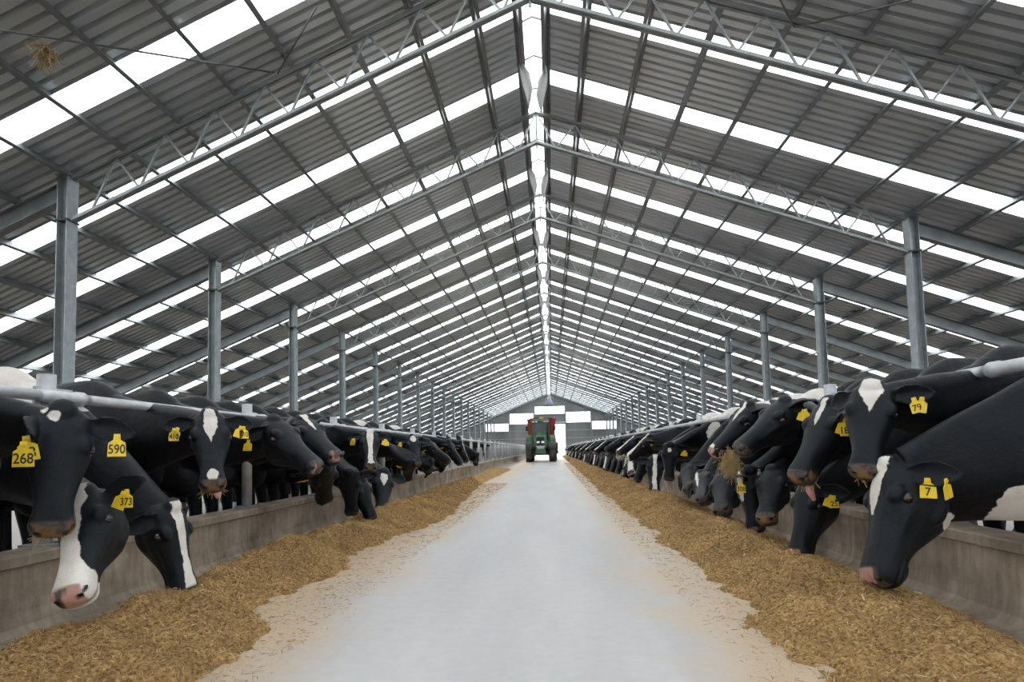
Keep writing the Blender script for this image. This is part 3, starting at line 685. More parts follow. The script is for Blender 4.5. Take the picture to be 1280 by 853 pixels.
def cow_shape(P, R, hs, bs, ears, voxel, smooth_it, p0z=1.0, neckfat=1.0):
    """one closed figure in the cow's own frame (facing +x, ground at 0); P poll, R head axes"""
    mb = MB()
    for_l = lambda q: P+hs*(np.asarray(q, float) @ R.T)
    # trunk
    mb.loft([np.c_[np.full(32, x*bs), s_[:, 0]*bs, s_[:, 1]*bs] for x, s_ in ((r[0], section(*r[1:], sh=.10, mid=.5)) for r in TORSO)])
    # neck
    p0 = np.array([-.08, 0, p0z])*bs; p3 = for_l((.05, 0, -.10)); dist = np.linalg.norm(p3-p0)
    t0 = unit((1, 0, .02)); t3 = unit(.62*unit(p3-p0)+.38*(.5*R[:, 0]+.42*R[:, 2]))
    ts = np.linspace(0, 1, 11); C = bez(p0, p0+t0*dist*.36, p3-t3*dist*.30, p3, ts); T = np.gradient(C, axis=0); rings = []
    for i, t in enumerate(ts):
        tt = unit(T[i]); up = (1-t**1.5)*np.array([0, 0, 1.])+t**1.5*R[:, 2]; up = unit(up-tt*(up@tt)); rt = np.cross(up, tt)
        hh = (np.interp(t, [0, .25, .5, .75, 1], [.37, .28, .215, .175, .135])*neckfat)*(bs*(1-t)+hs*t); ww = np.interp(t, [0, .3, .6, 1], [.17, .135, .108, .088])*(bs*(1-t)+hs*t)
        s_ = section(hh, -hh, ww*.55, ww, ww*.55, mid=.55)
        rings.append(C[i]+s_[:, :1]*rt+s_[:, 1:]*up)
    mb.loft(rings)
    # head
    mb.loft([for_l(np.c_[np.full(32, r[0]), s_]) for r, s_ in ((r, section(*r[1:])) for r in HEAD)])
    for c, r in (((.0, 0, .012), (.055, .06, .045)), ((.145, .085, -.008), (.05, .038, .034)), ((.145, -.085, -.008), (.05, .038, .034)), ((.13, .068, -.15), (.10, .036, .085)), ((.13, -.068, -.15), (.10, .036, .085)),
                 ((.50, .042, -.055), (.03, .028, .028)), ((.50, -.042, -.055), (.03, .028, .028)), ((.44, 0, -.155), (.055, .042, .022))):
        mb.ell(for_l(c), np.array(r)*hs, 8, R)
    # ears: cupped leaves
    for sgn, e in zip((1, -1), ears):
        if e is None: continue
        b = np.array([.045, sgn*.092, -.02]); d = unit(e['dir']*np.array([1, sgn, 1])); o = np.asarray(e['open'], float)*np.array([1, sgn, 1]); o = unit(o-d*(o@d)); s_ = np.cross(d, o)
        rg = []
        for t in np.linspace(-.08, 1, 9):
            wd = np.interp(t, [-.08, .1, .35, .6, .85, 1], [.022, .030, .054, .056, .034, .010]); cup = .030*np.interp(t, [-.1, .3, .8, 1], [.6, 1, .6, .1]); th = .011
            a = np.linspace(-1, 1, 9); top = [b+d*t*EL+s_*wd*x+o*(cup*(x*x)*1.0-.012+th*.4) for x in a]; bot = [b+d*t*EL+s_*wd*x*1.04+o*(cup*(x*x)*1.0-.012-th) for x in a[::-1]]
            rg.append(for_l(np.array(top+bot)))
        mb.loft(rg)
    # shoulders, haunches, legs, udder, tail
    for sy in (-1, 1):
        mb.ell(np.array((-.13, sy*.165, .92))*bs, np.array((.17, .075, .36))*bs, 10); mb.ell(np.array((-1.36, sy*.165, 1.02))*bs, np.array((.22, .09, .32))*bs, 10)
    for sy in (-1, 1):
        y = sy*.13
        for pts, rad in (([(-.12, y, .78), (-.13, y, .58), (-.10, y, .38), (-.12, y, .12), (-.10, y, .045), (-.09, y, .0)], [.10, .075, .055, .038, .055, .062]),
                         ([(-1.36, y*1.05, 1.0), (-1.30, y*1.15, .75), (-1.43, y*1.05, .50), (-1.39, y, .14), (-1.36, y, .045), (-1.35, y, .0)], [.19, .13, .065, .042, .055, .062])):
            q = np.array(pts)*bs; mb.tube(q, np.array(rad)*bs, 12)
    mb.ell(np.array((.06, 0, .70))*bs, np.array((.17, .11, .17))*bs, 10)
    mb.ell(np.array((-1.15, 0, .56))*bs, np.array((.22, .15, .16))*bs, 8)
    mb.tube(np.array([(-1.62, 0, 1.34), (-1.70, 0, 1.15), (-1.70, 0, .7), (-1.69, .01, .45)])*bs, [.035, .025, .02, .035], 8)
    me = mb.mesh('cow_tmp'); o = bpy.data.objects.new('cow_tmp', me); COL.objects.link(o)
    r = o.modifiers.new('r', 'REMESH'); r.mode = 'VOXEL'; r.voxel_size = voxel; r.adaptivity = 0
    s_ = o.modifiers.new('s', 'SMOOTH'); s_.factor = .5; s_.iterations = smooth_it
    dg = bpy.context.evaluated_depsgraph_get(); res = bpy.data.meshes.new_from_object(o.evaluated_get(dg))
    bpy.data.objects.remove(o); bpy.data.meshes.remove(me); return res
def sd_ell(p, c, r):
    q = (p-np.asarray(c, float))/np.asarray(r, float); return (1-np.sqrt((q*q).sum(1)))*min(r)
def sd_blaze(h, pts):
    """stripe down the face: list of (x, y, halfwidth)"""
    a = np.array(pts, float); yc = np.interp(h[:, 0], a[:, 0], a[:, 1]); wd = np.interp(h[:, 0], a[:, 0], a[:, 2])
    s_ = wd-np.abs(h[:, 1]-yc); s_ = np.minimum(s_, np.minimum(h[:, 0]-a[0, 0]+.004, a[-1, 0]-h[:, 0]+.004)); return np.minimum(s_, (h[:, 2]+.105)*.8)
def paint(me, P, R, hs, bs, look, seed):
    n = len(me.vertices); V = np.empty(n*3); me.vertices.foreach_get('co', V); V = V.reshape(-1, 3)
    N = np.empty(n*3); me.vertices.foreach_get('normal', N); N = N.reshape(-1, 3)
    h = ((V-P) @ R)/hs
    inh = (h[:, 0] > -.03) & (h[:, 0] < .58) & (np.abs(h[:, 1]) < .13) & (h[:, 2] < .08) & (h[:, 2] > -.30)
    # nostrils and mouth
    hole = np.zeros(n); disp = np.zeros((n, 3))
    for s_ in (-1, 1):
        q = h-np.array([.522, s_*.046, -.056]); q = q/np.array([.024, .017, .015]); d = (q*q).sum(1); q2 = (h-np.array([.503, s_*.066, -.048]))/np.array([.022, .016, .010]); d = np.minimum(d, (q2*q2).sum(1)); k = np.clip(1-d, 0, 1)*inh; hole = np.maximum(hole, np.clip(k*2.2, 0, 1))
        disp -= (k*.020)[:, None]*np.array([.85, -s_*.35, .1])
    ml = -.108-.03*np.clip((.5-h[:, 0])/.2, 0, 1); mk = np.exp(-((h[:, 2]-ml)/.006)**2)*np.clip((h[:, 0]-.33)/.06, 0, 1)*inh; disp -= (mk*.007)[:, None]*((N @ R))
    # eye hollows
    for s_ in (-1, 1):
        q = (h-np.array([.158, s_*.118, -.045]))/np.array([.032, .03, .022]); k = np.clip(1-(q*q).sum(1), 0, 1)*inh; disp -= (k*.012)[:, None]*np.array([0, s_, 0]); hole = np.maximum(hole, np.clip(k*1.2, 0, .8)*(h[:, 0] < .3))
        # facial ridge running from the eye to the muzzle and the hollow below it
        q = np.exp(-((h[:, 2]+.10+.08*(h[:, 0]-.2))/.022)**2)*np.exp(-((h[:, 0]-.27)/.07)**2)*(h[:, 1]*s_ > .03)*inh; disp -= (q*.008)[:, None]*np.array([0, s_, 0])
        q = np.exp(-((h[:, 2]+.06+.12*(h[:, 0]-.2))/.016)**2)*np.exp(-((h[:, 0]-.27)/.09)**2)*(h[:, 1]*s_ > .03)*inh; disp += (q*.006)[:, None]*np.array([0, s_, 0])
    V = V+hs*(disp @ R.T)
    # loose skin: shallow folds over the trunk and neck, none on the head
    f = fbm(V[:, 0]*5+V[:, 1]*4, V[:, 2]*2.2+seed, 3, seed % 97)-.5; V = V+N*(f*.018*(~inh))[:, None]
    me.vertices.foreach_set('co', V.ravel()); me.update()
    white = np.full(n, -.2)
    for c, r in look.get('body', ()): white = np.maximum(white, sd_ell(V/bs, c, r)+(fbm(V[:, 0]*7+seed, V[:, 2]*7+V[:, 1]*5, 3, seed % 53)-.5)*.10)
    white = np.where(h[:, 0] > -.02, np.where(inh, -.2, white), white)
    rag = (fbm(h[:, 0]*16+seed*3, h[:, 1]*22+h[:, 2]*9, 3, seed % 41)-.5)*.026
    if 'blaze' in look: white = np.where(inh, np.maximum(white, sd_blaze(h, look['blaze'])+rag), white)
    for c, r in look.get('head', ()): white = np.where(inh | (h[:, 0] < .1), np.maximum(white, sd_ell(h, c, r)+rag*.5), white)
    rs = np.random.default_rng(seed).random(3); legs = sd_ell(V/bs, (-.1, 0, .0), (.3, .4, .02+.42*rs[0]**2)); white = np.maximum(white, np.where(V[:, 2] < .55*bs, np.maximum(legs, sd_ell(V/bs, (-1.35, 0, .0), (.4, .4, .05+.5*rs[1]**2))), -.2))
    white = np.maximum(white, sd_ell(V/bs, (-.95, 0, .50), (.5, .18, .13)))
    pad = np.clip((h[:, 0]-.478)/.012, 0, 1)*np.clip((.064-np.abs(h[:, 1]))/.01, 0, 1)*np.clip((h[:, 2]+.108)/.01, 0, 1)*inh
    lips = np.clip((h[:, 0]-.455-.3*np.clip(h[:, 2]+.09, 0, .1))/.02, 0, 1)*inh; pk = look.get('pink', 0)
    skin = np.maximum(pad, lips*(.85 if not pk else .0))
    pink = np.zeros(n)
    if pk: pink = pad*np.clip((fbm(h[:, 1]*30+seed, h[:, 2]*30+h[:, 0]*12, 3, seed % 31)-.62+pk*.42)*5, 0, 1)
    feedy = np.zeros(n)
    if look.get('feedy'): feedy = np.clip((fbm(h[:, 1]*45+3, h[:, 2]*45+h[:, 0]*40, 3, 5)-.62+look['feedy']*.3)*8, 0, 1)*np.clip((h[:, 0]-.43)/.04, 0, 1)*np.clip((-.02-h[:, 2])/.03, 0, 1)*inh
    for nm, val in (('white', white), ('skin', skin), ('pink', pink), ('hole', np.maximum(hole, mk*.8)), ('feedy', feedy)):
        a = me.attributes.new(nm, 'FLOAT', 'POINT'); a.data.foreach_set('value', val.astype(np.float32))
    me.materials.clear(); me.materials.append(MT['coat']); me.polygons.foreach_set('use_smooth', np.ones(len(me.polygons), bool)); me.update()
TAGP = [(-.010, .0), (.010, .0), (.012, -.022), (.028, -.034), (.030, -.085), (-.030, -.085), (-.028, -.034), (-.012, -.022)]
def tag_mesh():
    mb = MB(); mb.prism([(0, x, z+.012) for x, z in TAGP], (-.0015, 0, 0), (.0015, 0, 0)); mb.lathe([(.001, -.004), (.010, -.003), (.010, .004), (.001, .006)], (0, 0, 0), 'x', 10)
    me = mb.mesh('ear_tag'); me.materials.append(MT['yellow']); fix_normals(me); return me
TAGME = tag_mesh()
def text_mesh(txt):
    c = bpy.data.curves.new('number', 'FONT'); c.body = txt; c.size = .042; c.align_x = 'CENTER'; c.align_y = 'CENTER'; c.extrude = .0006; c.offset = .0006
    o = bpy.data.objects.new('number', c); COL.objects.link(o); me = bpy.data.meshes.new_from_object(o.evaluated_get(bpy.context.evaluated_depsgraph_get())); bpy.data.objects.remove(o); bpy.data.curves.remove(c)
    v = np.empty(len(me.vertices)*3); me.vertices.foreach_get('co', v); v = v.reshape(-1, 3); w_ = np.ptp(v[:, 0]); k = min(1, .054/w_)
    v = np.c_[v[:, 2]+.0021, v[:, 0]*k, v[:, 1]*1.15-.047]; me.vertices.foreach_set('co', v.ravel()); me.materials.clear(); me.materials.append(MT['ink']); me.name = 'number'; return me
EAR0 = dict(dir=(.05, .95, -.20), open=(.35, .2, .8))
EARB = dict(dir=(.12, .80, -.55), open=(.35, .75, .45))     # laid back beside a lowered head
EARH = dict(dir=(-.55, .72, -.25), open=(.55, .65, -.35))    # beside a level head seen from the side
def cow(look, side, root, P, a, n, label, hs=1.0, bs=1.05, voxel=.012, it=3, group=None, seed=1, rz=None):
    """P, a, n in world space: poll, direction poll->muzzle, forehead normal"""
    rz = (0 if side < 0 else math.pi) if rz is None else rz
    Rz = np.array([[math.cos(rz), -math.sin(rz), 0], [math.sin(rz), math.cos(rz), 0], [0, 0, 1]])
    Pl = (np.asarray(P)-root) @ Rz; R = head_frame(np.asarray(a) @ Rz, np.asarray(n) @ Rz)
    ears = look.get('ears', (EAR0, EAR0))
    me = cow_shape(Pl, R, hs, bs, ears, voxel, it, p0z=look.get('p0z', 1.0), neckfat=look.get('neck', 1.0)); paint(me, Pl, R, hs, bs, look, seed)
    me.name = 'body'
    e = empty('cow', root, rz); tag(e, label, 'cow', group)
    b = bpy.data.objects.new('body', me); COL.objects.link(b); b.parent = e
    hl = lambda q: Pl+hs*(np.asarray(q, float) @ R.T)
    for s_ in (-1, 1):
        ey = bpy.data.objects.new('eye', EYEME); COL.objects.link(ey); ey.parent = e
        m4 = Matrix.Identity(4)
        for i in range(3):
            for j in range(3): m4[i][j] = R[i][j]*hs*(s_ if j == 1 else 1)
            m4[i][3] = hl((.158, s_*.106, -.042))[i]
        ey.matrix_local = m4
    if look.get('tongue'):
        t = look['tongue']; tm = MB(); q = [np.array(x, float) for x in t]; tm.tube([hl(x) for x in q], [.020*hs, .024*hs, .023*hs, .012*hs][:len(q)], 10); tm.build('tongue', MT['tongue'], e, True)
    if look.get('chew'):
        tm = MB(); r_ = np.random.default_rng(seed)
        for q in range(look['chew']):
            c = hl((.47+.05*r_.random(), r_.uniform(-.045, .045), -.12)); tm.tube([c, c+R @ (r_.normal((.02, 0, -.03), (.02, .03, .02))*hs)], .0022, 4)
        tm.build('feed_wisp', MT['straw'], e)
    for tg in look.get('tags', ()):
        sgn = tg[0]; ear = ears[0 if sgn > 0 else 1]
        if ear is None: continue
        d = unit(np.asarray(ear['dir'])*np.array([1, sgn, 1])); o = np.asarray(ear['open'])*np.array([1, sgn, 1]); o = unit(o-d*(o@d))
        t = tg[2] if len(tg) > 2 and tg[2] is not None else .5; base = hl(np.array([.045, sgn*.092, -.02])+d*t*EL+o*.012)-np.array([0, 0, .03*hs])
        nrm = np.asarray(tg[3] if len(tg) > 3 and tg[3] is not None else (R @ o) @ Rz.T, float) @ Rz       # given in world space
        nrm = unit(nrm); dn = np.array([0, 0, 1.0]); roll = tg[4] if len(tg) > 4 else 0.0; zz = unit(dn-nrm*(dn@nrm)); yy = np.cross(zz, nrm); zz, yy = zz*math.cos(roll)+yy*math.sin(roll), yy*math.cos(roll)-zz*math.sin(roll)
        to = bpy.data.objects.new('ear_tag', TAGME); COL.objects.link(to); to.parent = e; sc = hs*look.get('tagscale', 1.0); m4 = Matrix.Identity(4)
        for i in range(3): m4[i][0] = nrm[i]*sc; m4[i][1] = yy[i]*sc; m4[i][2] = zz[i]*sc; m4[i][3] = (base+nrm*.006)[i]
        to.matrix_local = m4
        if tg[1]:
            no = bpy.data.objects.new('number', text_mesh(tg[1])); COL.objects.link(no); no.parent = to
    return e
def eye_mesh():
    mb = MB(); mb.ell((0, 0, 0), (.024, .024, .022), 12); me = mb.mesh('eye'); me.materials.append(MT['eye']); me.materials.append(MT['eyewhite'])
    me.polygons.foreach_set('use_smooth', [True]*len(me.polygons)); fix_normals(me)
    for p_ in me.polygons:
        if p_.center.x < -.017 and p_.center.y > 0: p_.material_index = 1
    return me
EYEME = eye_mesh()
def aim(pu, pv, X, mu, mv, near=True, L=.52):
    """poll on the plane x=X and a muzzle on the sight line at head length"""
    P = on(pu, pv, 0, X); d = unit(ray(mu, mv)); w_ = P-CAM; b = d@w_; disc = b*b-(w_@w_-L*L)
    t = b if disc < 0 else b-math.sqrt(disc) if near else b+math.sqrt(disc)
    return P, unit(CAM+t*d-P)
def tocam(P, up=.0): v = CAM-P; v = v*np.array([1, 1, 0]); return unit(unit(v)+np.array([0, 0, up]))

W_ = np.array
def place(side, ry, poll, muz, n, label, look, rx=None, seed=1, voxel=.010, group=None, hs=None, near=True, bs=1.05):
    """poll = (u, v, X); muzzle = (u, v) on the sight line at head length, or (u, v, 'x'|'z', value)"""
    P = on(poll[0], poll[1], 0, poll[2]); root = W_([(-3.15 if side < 0 else 2.85) if rx is None else rx, min(max(ry, P[1]-.6), P[1]+.8), 0.0])
    if len(muz) == 2: P, a = aim(*poll, *muz, near=near, L=.54*(hs or 1.0)); h = hs or 1.0
    else:
        Q = on(muz[0], muz[1], {'x': 0, 'z': 2}[muz[2]], muz[3]); h = hs or float(np.clip(np.linalg.norm(Q-P)/.535, .86, 1.16)); a = unit(Q-P)
    n = tocam(P, n[1])+W_([n[2], 0, 0]) if n[0] == 'cam' else W_(n, float)
    return cow(look, side, root, P, a, n, label, hs=h, bs=bs, voxel=voxel, seed=seed, group=group)
LG, RG = 'cows of the left row', 'cows of the right row'
star = lambda x, y, r: ((x, y, .03), (r*1.2, r, .05))
T2 = lambda s, txt=None, t=.5, n=None: [(s, txt, t, n), (s, None, t-.1, n, .35)]
patches = lambda k, m=3: tuple(((-.2-1.2*r[0], (r[1]-.5)*.5, .75+.7*r[2]), (.18+.25*r[3], .35, .18+.25*r[4])) for r in np.random.default_rng(k).random((m, 5)))
BACKW = (((-.45, 0, 1.42), (.42, .30, .20)), ((-1.1, .1, 1.35), (.35, .3, .25)))
BACKX = (((-.35, 0, 1.40), (.62, .40, .30)), ((-1.15, 0, 1.35), (.4, .4, .35)))

# left row, from the camera outward
place(-1, 1.45, (-98, 520, -2.05), (-76, 672), ('cam', 0, -.5), 'black cow at the left picture edge, only the side of its face in view', dict(body=patches(3), ears=(None, EARB)), seed=3)
place(-1, 2.0, (78, 515, -2.0), (64, 668), ('cam', .05, 0), 'black cow with yellow tag 268 hanging over its brow beside the left rail', dict(head=[((.035, -.03, .04), (.022, .026, .03)), ((.005, -.06, .02), (.01, .012, .02))], feedy=.75, body=(((-.30, 0, 1.25), (.55, .5, .42)),),
      ears=(dict(dir=(.24, .92, .1), open=(.3, .2, .8)), dict(dir=(.66, .06, .74), open=(.3, .75, -.1))), tags=[(1, '590', .62), (-1, '268', .95, (.55, -.8, 0)), (-1, '18', .62, (.55, -.8, 0), -.15)], tagscale=1.2, chew=30), seed=11, voxel=.008)
place(-1, 2.62, (107, 618, -2.05), (72, 748), ('cam', 0, -.55), 'white-faced black cow with tag 373 and pink nose lowered beside the left feed wall', dict(blaze=[(-.03, .0, .035), (.08, -.012, .045), (.25, -.02, .044), (.36, -.015, .062), (.46, 0, .095), (.56, 0, .10)], head=[((.48, 0, -.10), (.07, .10, .10))], pink=.75,
      ears=(dict(dir=(-.12, .95, .12), open=(.5, .1, .7)), None), tags=T2(1, '373', .62)), seed=23, voxel=.008)
place(-1, 3.3, (213, 634, -2.0), (246, 742, 'z', .17), (1, -.12, .3), 'black cow with a thin white blaze eating at the near end of the left heap', dict(blaze=[(-.02, .0, .04), (.08, .0, .036), (.25, .0, .022), (.42, 0, .028), (.50, 0, .05)], ears=(EARB, dict(dir=(.12, .7, -.55), open=(.2, .8, .3))),
      body=(((.16, 0, 1.33), (.38, .4, .24)), ((.36, -.1, 1.3), (.03, .2, .12)))), seed=31, voxel=.008)
place(-1, 3.98, (262, 519, -2.15), (267, 607), ('cam', .1, .05), 'black cow facing the aisle with white forehead diamond and tongue out, left row', dict(blaze=[(-.01, 0, .022), (.04, 0, .046), (.11, 0, .046), (.19, 0, .012), (.22, 0, .002)], head=[((.455, 0, -.02), (.045, .036, .05))],
      tags=T2(1, '410', .6)+T2(-1, '410', .6), tongue=[(.42, .01, -.125), (.49, .012, -.13), (.53, .03, -.145), (.545, .035, -.165)], feedy=.7, chew=30), seed=41, voxel=.008)
place(-1, 4.7, (342, 527, -2.2), (402, 578, 'x', -1.72), (.25, -.25, 1), 'black cow stretching its level head with pale lips into the aisle, left row', dict(ears=(EARH, dict(dir=(-.25, .8, -.55), open=(.4, .7, -.2))), tags=[(-1, None, .7)], pink=.12, body=(((-.75, -.2, 1.3), (.15, .3, .2)),)), seed=43, voxel=.008, near=False)
place(-1, 5.3, (378, 526, -2.25), (428, 569, 'x', -1.74), (.25, -.3, 1), 'black cow with a white brow streak holding its head level, left row', dict(ears=(EARH, EARH), blaze=[(.0, 0, .03), (.12, .0, .018), (.2, 0, .008)], pink=.2), seed=44)
place(-1, 5.85, (406, 585, -2.1), (413, 655, 'z', .16), (.5, -.8, .3), 'brownish black cow eating with two tags on its near ear, left row', dict(ears=(EARB, dict(dir=(-.1, .9, -.3), open=(.4, .5, .5))), tags=T2(-1, None, .4)), seed=45)
place(-1, 6.3, (436, 590, -2.15), (440, 648, 'z', .18), (.3, -.9, .3), 'plain black cow eating beside the brownish black one, left row', dict(ears=(EARB, EARB)), seed=46)
place(-1, 6.85, (452, 600, -2.1), (472, 650, 'z', .14), (.9, -.35, .3), 'black cow nosing the crest of the left feed heap', dict(ears=(EARB, EARB), tags=[(1, None, .5)]), seed=47)
place(-1, 7.45, (462, 541, -2.15), (464, 584), ('cam', .1, .1), 'black cow with a long white blaze and chewing mouth facing out, left row', dict(blaze=[(-.02, 0, .045), (.10, 0, .045), (.25, 0, .025), (.42, 0, .03), (.47, 0, .05)], tags=T2(1, None, .6)+T2(-1, None, .6), feedy=.6), seed=48)
place(-1, 8.1, (480, 590, -2.15), (479, 640, 'z', .16), ('cam', .1, .2), 'black cow with a white heart on its brow eating, left row', dict(blaze=[(.06, 0, .04), (.12, .0, .045), (.2, 0, .012)], tags=[(-1, None, .6)]), seed=49)
place(-1, 8.75, (514, 577, -2.1), (509, 621, 'z', .16), (.4, -.85, .3), 'black cow with a long arched neck reaching down to the left heap', dict(ears=(EARB, EARB), tags=[(-1, None, .5)]), seed=50)
place(-1, 9.4, (515, 547, -2.15), (523, 580), ('cam', .1, .35), 'black cow with a small white brow spot and an open mouth, left row', dict(head=[star(.06, 0, .05)], tags=T2(-1, None, .6), tongue=[(.42, 0, -.12), (.5, 0, -.13), (.53, 0, -.15)]), seed=51)
place(-1, 10.1, (534, 552, -2.2), (567, 574, 'x', -1.75), (.3, -.35, 1), 'black cow with an orange tag in its far ear facing the aisle, left row', dict(ears=(EARH, EARH), tags=[(-1, None, .6), (1, None, .4)], body=BACKW), seed=52, voxel=.012)
place(-1, 10.8, (539, 577, -2.1), (546, 609, 'z', .15), (.7, -.6, .3), 'black cow eating with one yellow tag on a drooping ear, left row', dict(ears=(EARB, EARB), tags=[(-1, None, .5)]), seed=53, voxel=.012)
place(-1, 11.6, (556, 580, -2.1), (557, 605, 'z', .15), ('cam', .1, .3), 'black cow with its face straight down in the left heap', dict(ears=(EARB, EARB)), seed=54, voxel=.014)
place(-1, 12.4, (560, 552, -2.2), (581, 579, 'x', -1.85), (.8, -.35, .6), 'black cow slanting its head over the left curb, one tag', dict(ears=(EARH, EARH), tags=[(-1, None, .6)], body=BACKW), seed=55, voxel=.014)
place(-1, 13.9, (575, 553, -2.2), (593, 586, 'x', -1.9), (.8, -.35, .6), 'black cow with brown lips slanting its head down, left row', dict(ears=(EARH, EARH), tags=[(-1, None, .6)], feedy=.9, blaze=[(.05, 0, .02), (.3, 0, .012), (.4, 0, .01)]), seed=56, voxel=.014)
place(-1, 17.0, (597, 568, -2.15), (601, 594, 'z', .12), (.8, -.4, .3), 'farthest black cow eating on the left, nose at the heap end', dict(ears=(EARB, EARB)), seed=57, voxel=.014)
place(-1, 26.6, (606, 556, -3.0), (606, 571), ('cam', .1, .2), 'black and white cow standing back behind the left rail beyond the feeding cows', dict(blaze=[(.0, 0, .05), (.2, 0, .05), (.4, 0, .05)], tags=[(-1, None, .6)], body=patches(5)), rx=-3.95, seed=58, voxel=.014)

# right row, from the camera outward
place(1, 2.93, (1113, 584, 1.88), (1071, 727, 'x', 1.60), (-1, .0, .4), 'nearest right cow, black with pink nose and white throat, head lowered over the feed', dict(blaze=[(-.04, -.01, .05), (.06, -.012, .05), (.16, -.014, .04), (.24, -.01, .012)], head=[((.15, .05, -.285), (.045, .075, .06)), ((.52, .0, -.03), (.03, .06, .05))], pink=.6,
      ears=(dict(dir=(-.05, .62, -.45), open=(.25, .85, .35)), EARB), tags=[(1, '7', .42, (-.75, -.75, 0)), (1, None, .72, (.5, -.8, 0), -.2)], neck=1.34, p0z=.86, body=(((.24, .0, .50), (.24, .28, .17)), ((.0, 0, 1.43), (.2, .3, .09)))), seed=61, voxel=.008, rx=2.72)
place(1, 3.45, (1090, 484, 1.92), (1080, 590), ('cam', .1, -.05), 'black cow with a white forehead triangle staring at the camera, right row', dict(blaze=[(-.02, 0, .046), (.04, 0, .060), (.10, 0, .040), (.16, 0, .012), (.18, 0, .002)], feedy=.6, chew=12, body=(((.28, -.02, 1.05), (.05, .14, .06)), ((-.3, .1, 1.5), (.1, .1, .05))),
      ears=(dict(dir=(-.12, .95, .0), open=(.4, .15, .75)), dict(dir=(-.05, .6, -.75), open=(.3, .5, .5))), tags=[(1, '79', .5, None, -.25), (1, None, .68, (-.6, -.8, 0), .2)]), seed=62, voxel=.008)
place(1, 3.98, (1010, 604, 1.88), (986, 694, 'z', .17), (-.95, -.3, .3), 'black cow with tag 25 eating beside the right feed wall', dict(ears=(dict(dir=(.0, .8, -.45), open=(.3, .6, .5)), EARB), tags=T2(1, '25', .5, (-.2, -1, 0)), pink=.4), seed=63, voxel=.008)
place(1, 4.5, (1038, 505, 2.0), (986, 594, 'x', 1.66), (-.7, -.35, .75), 'black cow with tag 185 sticking its pink tongue out, right row', dict(blaze=[(.0, 0, .016), (.06, 0, .024), (.16, 0, .014), (.2, 0, .003)], head=[((.505, -.02, -.0), (.02, .03, .03))], ears=(dict(dir=(.55, .62, .45), open=(.4, .6, -.5)), EARH), tagscale=1.15, tags=T2(1, '185', .7, (-.1, -1, .1)),
      tongue=[(.40, .01, -.12), (.48, .01, -.14), (.525, .01, -.18), (.55, .01, -.235)], feedy=.5, chew=20), seed=64, voxel=.008)
place(1, 5.05, (937, 588, 1.82), (946, 670), ('cam', .1, .05), 'black cow with tag 308 and two white face streaks eating, right row', dict(head=[((.12, -.085, 0), (.14, .022, .10)), ((.14, .075, 0), (.16, .024, .10))], ears=(dict(dir=(.1, .85, -.5), open=(.3, .4, .6)), dict(dir=(.18, -.10, .85), open=(.7, .2, -.1))), tags=[(-1, '308', .6, (-.2, -1, 0))], tagscale=1.2, pink=.45,
      tongue=[(.42, 0, -.12), (.5, .01, -.13), (.54, .03, -.14), (.575, .05, -.15)]), seed=65, voxel=.008)
cw = place(1, 5.6, (982, 503, 2.0), (915, 556, 'x', 1.55), (-.25, -.25, 1), 'black cow holding its level head with a mouthful of feed, right row', dict(ears=(dict(dir=(-.45, .75, .0), open=(.5, .65, -.1)), EARH), tags=T2(1, None, .6, (-.8, -.6, 0))), seed=66, voxel=.008)
place(1, 6.1, (966, 588, 1.95), (953, 645), (-.6, -.8, .15), 'dark-nosed black cow peering out beside the cow with tag 308', dict(ears=(EARB, EARB), feedy=.6), seed=67)
place(1, 6.65, (938, 508, 2.05), (882, 563, 'x', 1.62), (-.3, -.25, 1), 'black cow with pale nose and white brow behind the feed-filled mouth, right row', dict(ears=(EARH, EARH), blaze=[(.0, 0, .03), (.14, 0, .022), (.2, 0, .01)], head=[((.49, 0, .0), (.05, .05, .035))], pink=.8, body=BACKX), seed=68)
place(1, 7.2, (903, 592, 1.95), (893, 655, 'z', .17), (-.65, -.75, .25), 'black cow eating directly below the pale-nosed cow, right row', dict(ears=(EARB, EARB), tags=[(1, None, .5)], body=BACKX), seed=69)
place(1, 7.75, (876, 594, 1.92), (868, 654, 'z', .15), (-.55, -.8, .2), 'black cow with a thin white stripe, head straight down, right row', dict(ears=(EARB, EARB), blaze=[(.03, -.02, .02), (.2, -.02, .014), (.32, -.02, .01)], body=BACKX), seed=70)
place(1, 8.3, (857, 585, 1.95), (851, 640, 'z', .16), (-.7, -.7, .2), 'plain black cow eating between the spot-browed and striped cows, right row', dict(ears=(EARB, EARB), body=BACKX), seed=71)
place(1, 8.85, (838, 556, 1.85), (836, 604), ('cam', .05, 0), 'black cow with a small white brow spot facing the aisle, mouth open, right row', dict(head=[star(.08, -.01, .028)], tags=T2(1, None, .6), tongue=[(.42, 0, -.12), (.5, 0, -.13), (.53, 0, -.15)], body=BACKW+(((.35, .2, 1.05), (.12, .1, .3)),)), seed=72, voxel=.009)
place(1, 9.5, (819, 572, 1.85), (818, 616, 'z', .17), ('cam', .1, 0), 'black cow with a full white blaze eating, right row', dict(blaze=[(-.02, 0, .03), (.2, 0, .028), (.45, 0, .03), (.52, 0, .05)], tags=T2(1, None, .5), body=BACKX), seed=73)
place(1, 10.2, (805, 570, 1.9), (791, 602), (-.75, -.5, .4), 'black cow with an orange tag and white throat reaching down, right row', dict(ears=(EARH, EARB), tags=[(1, None, .5)], head=[((.12, 0, -.29), (.1, .1, .05))], body=BACKX), seed=74)
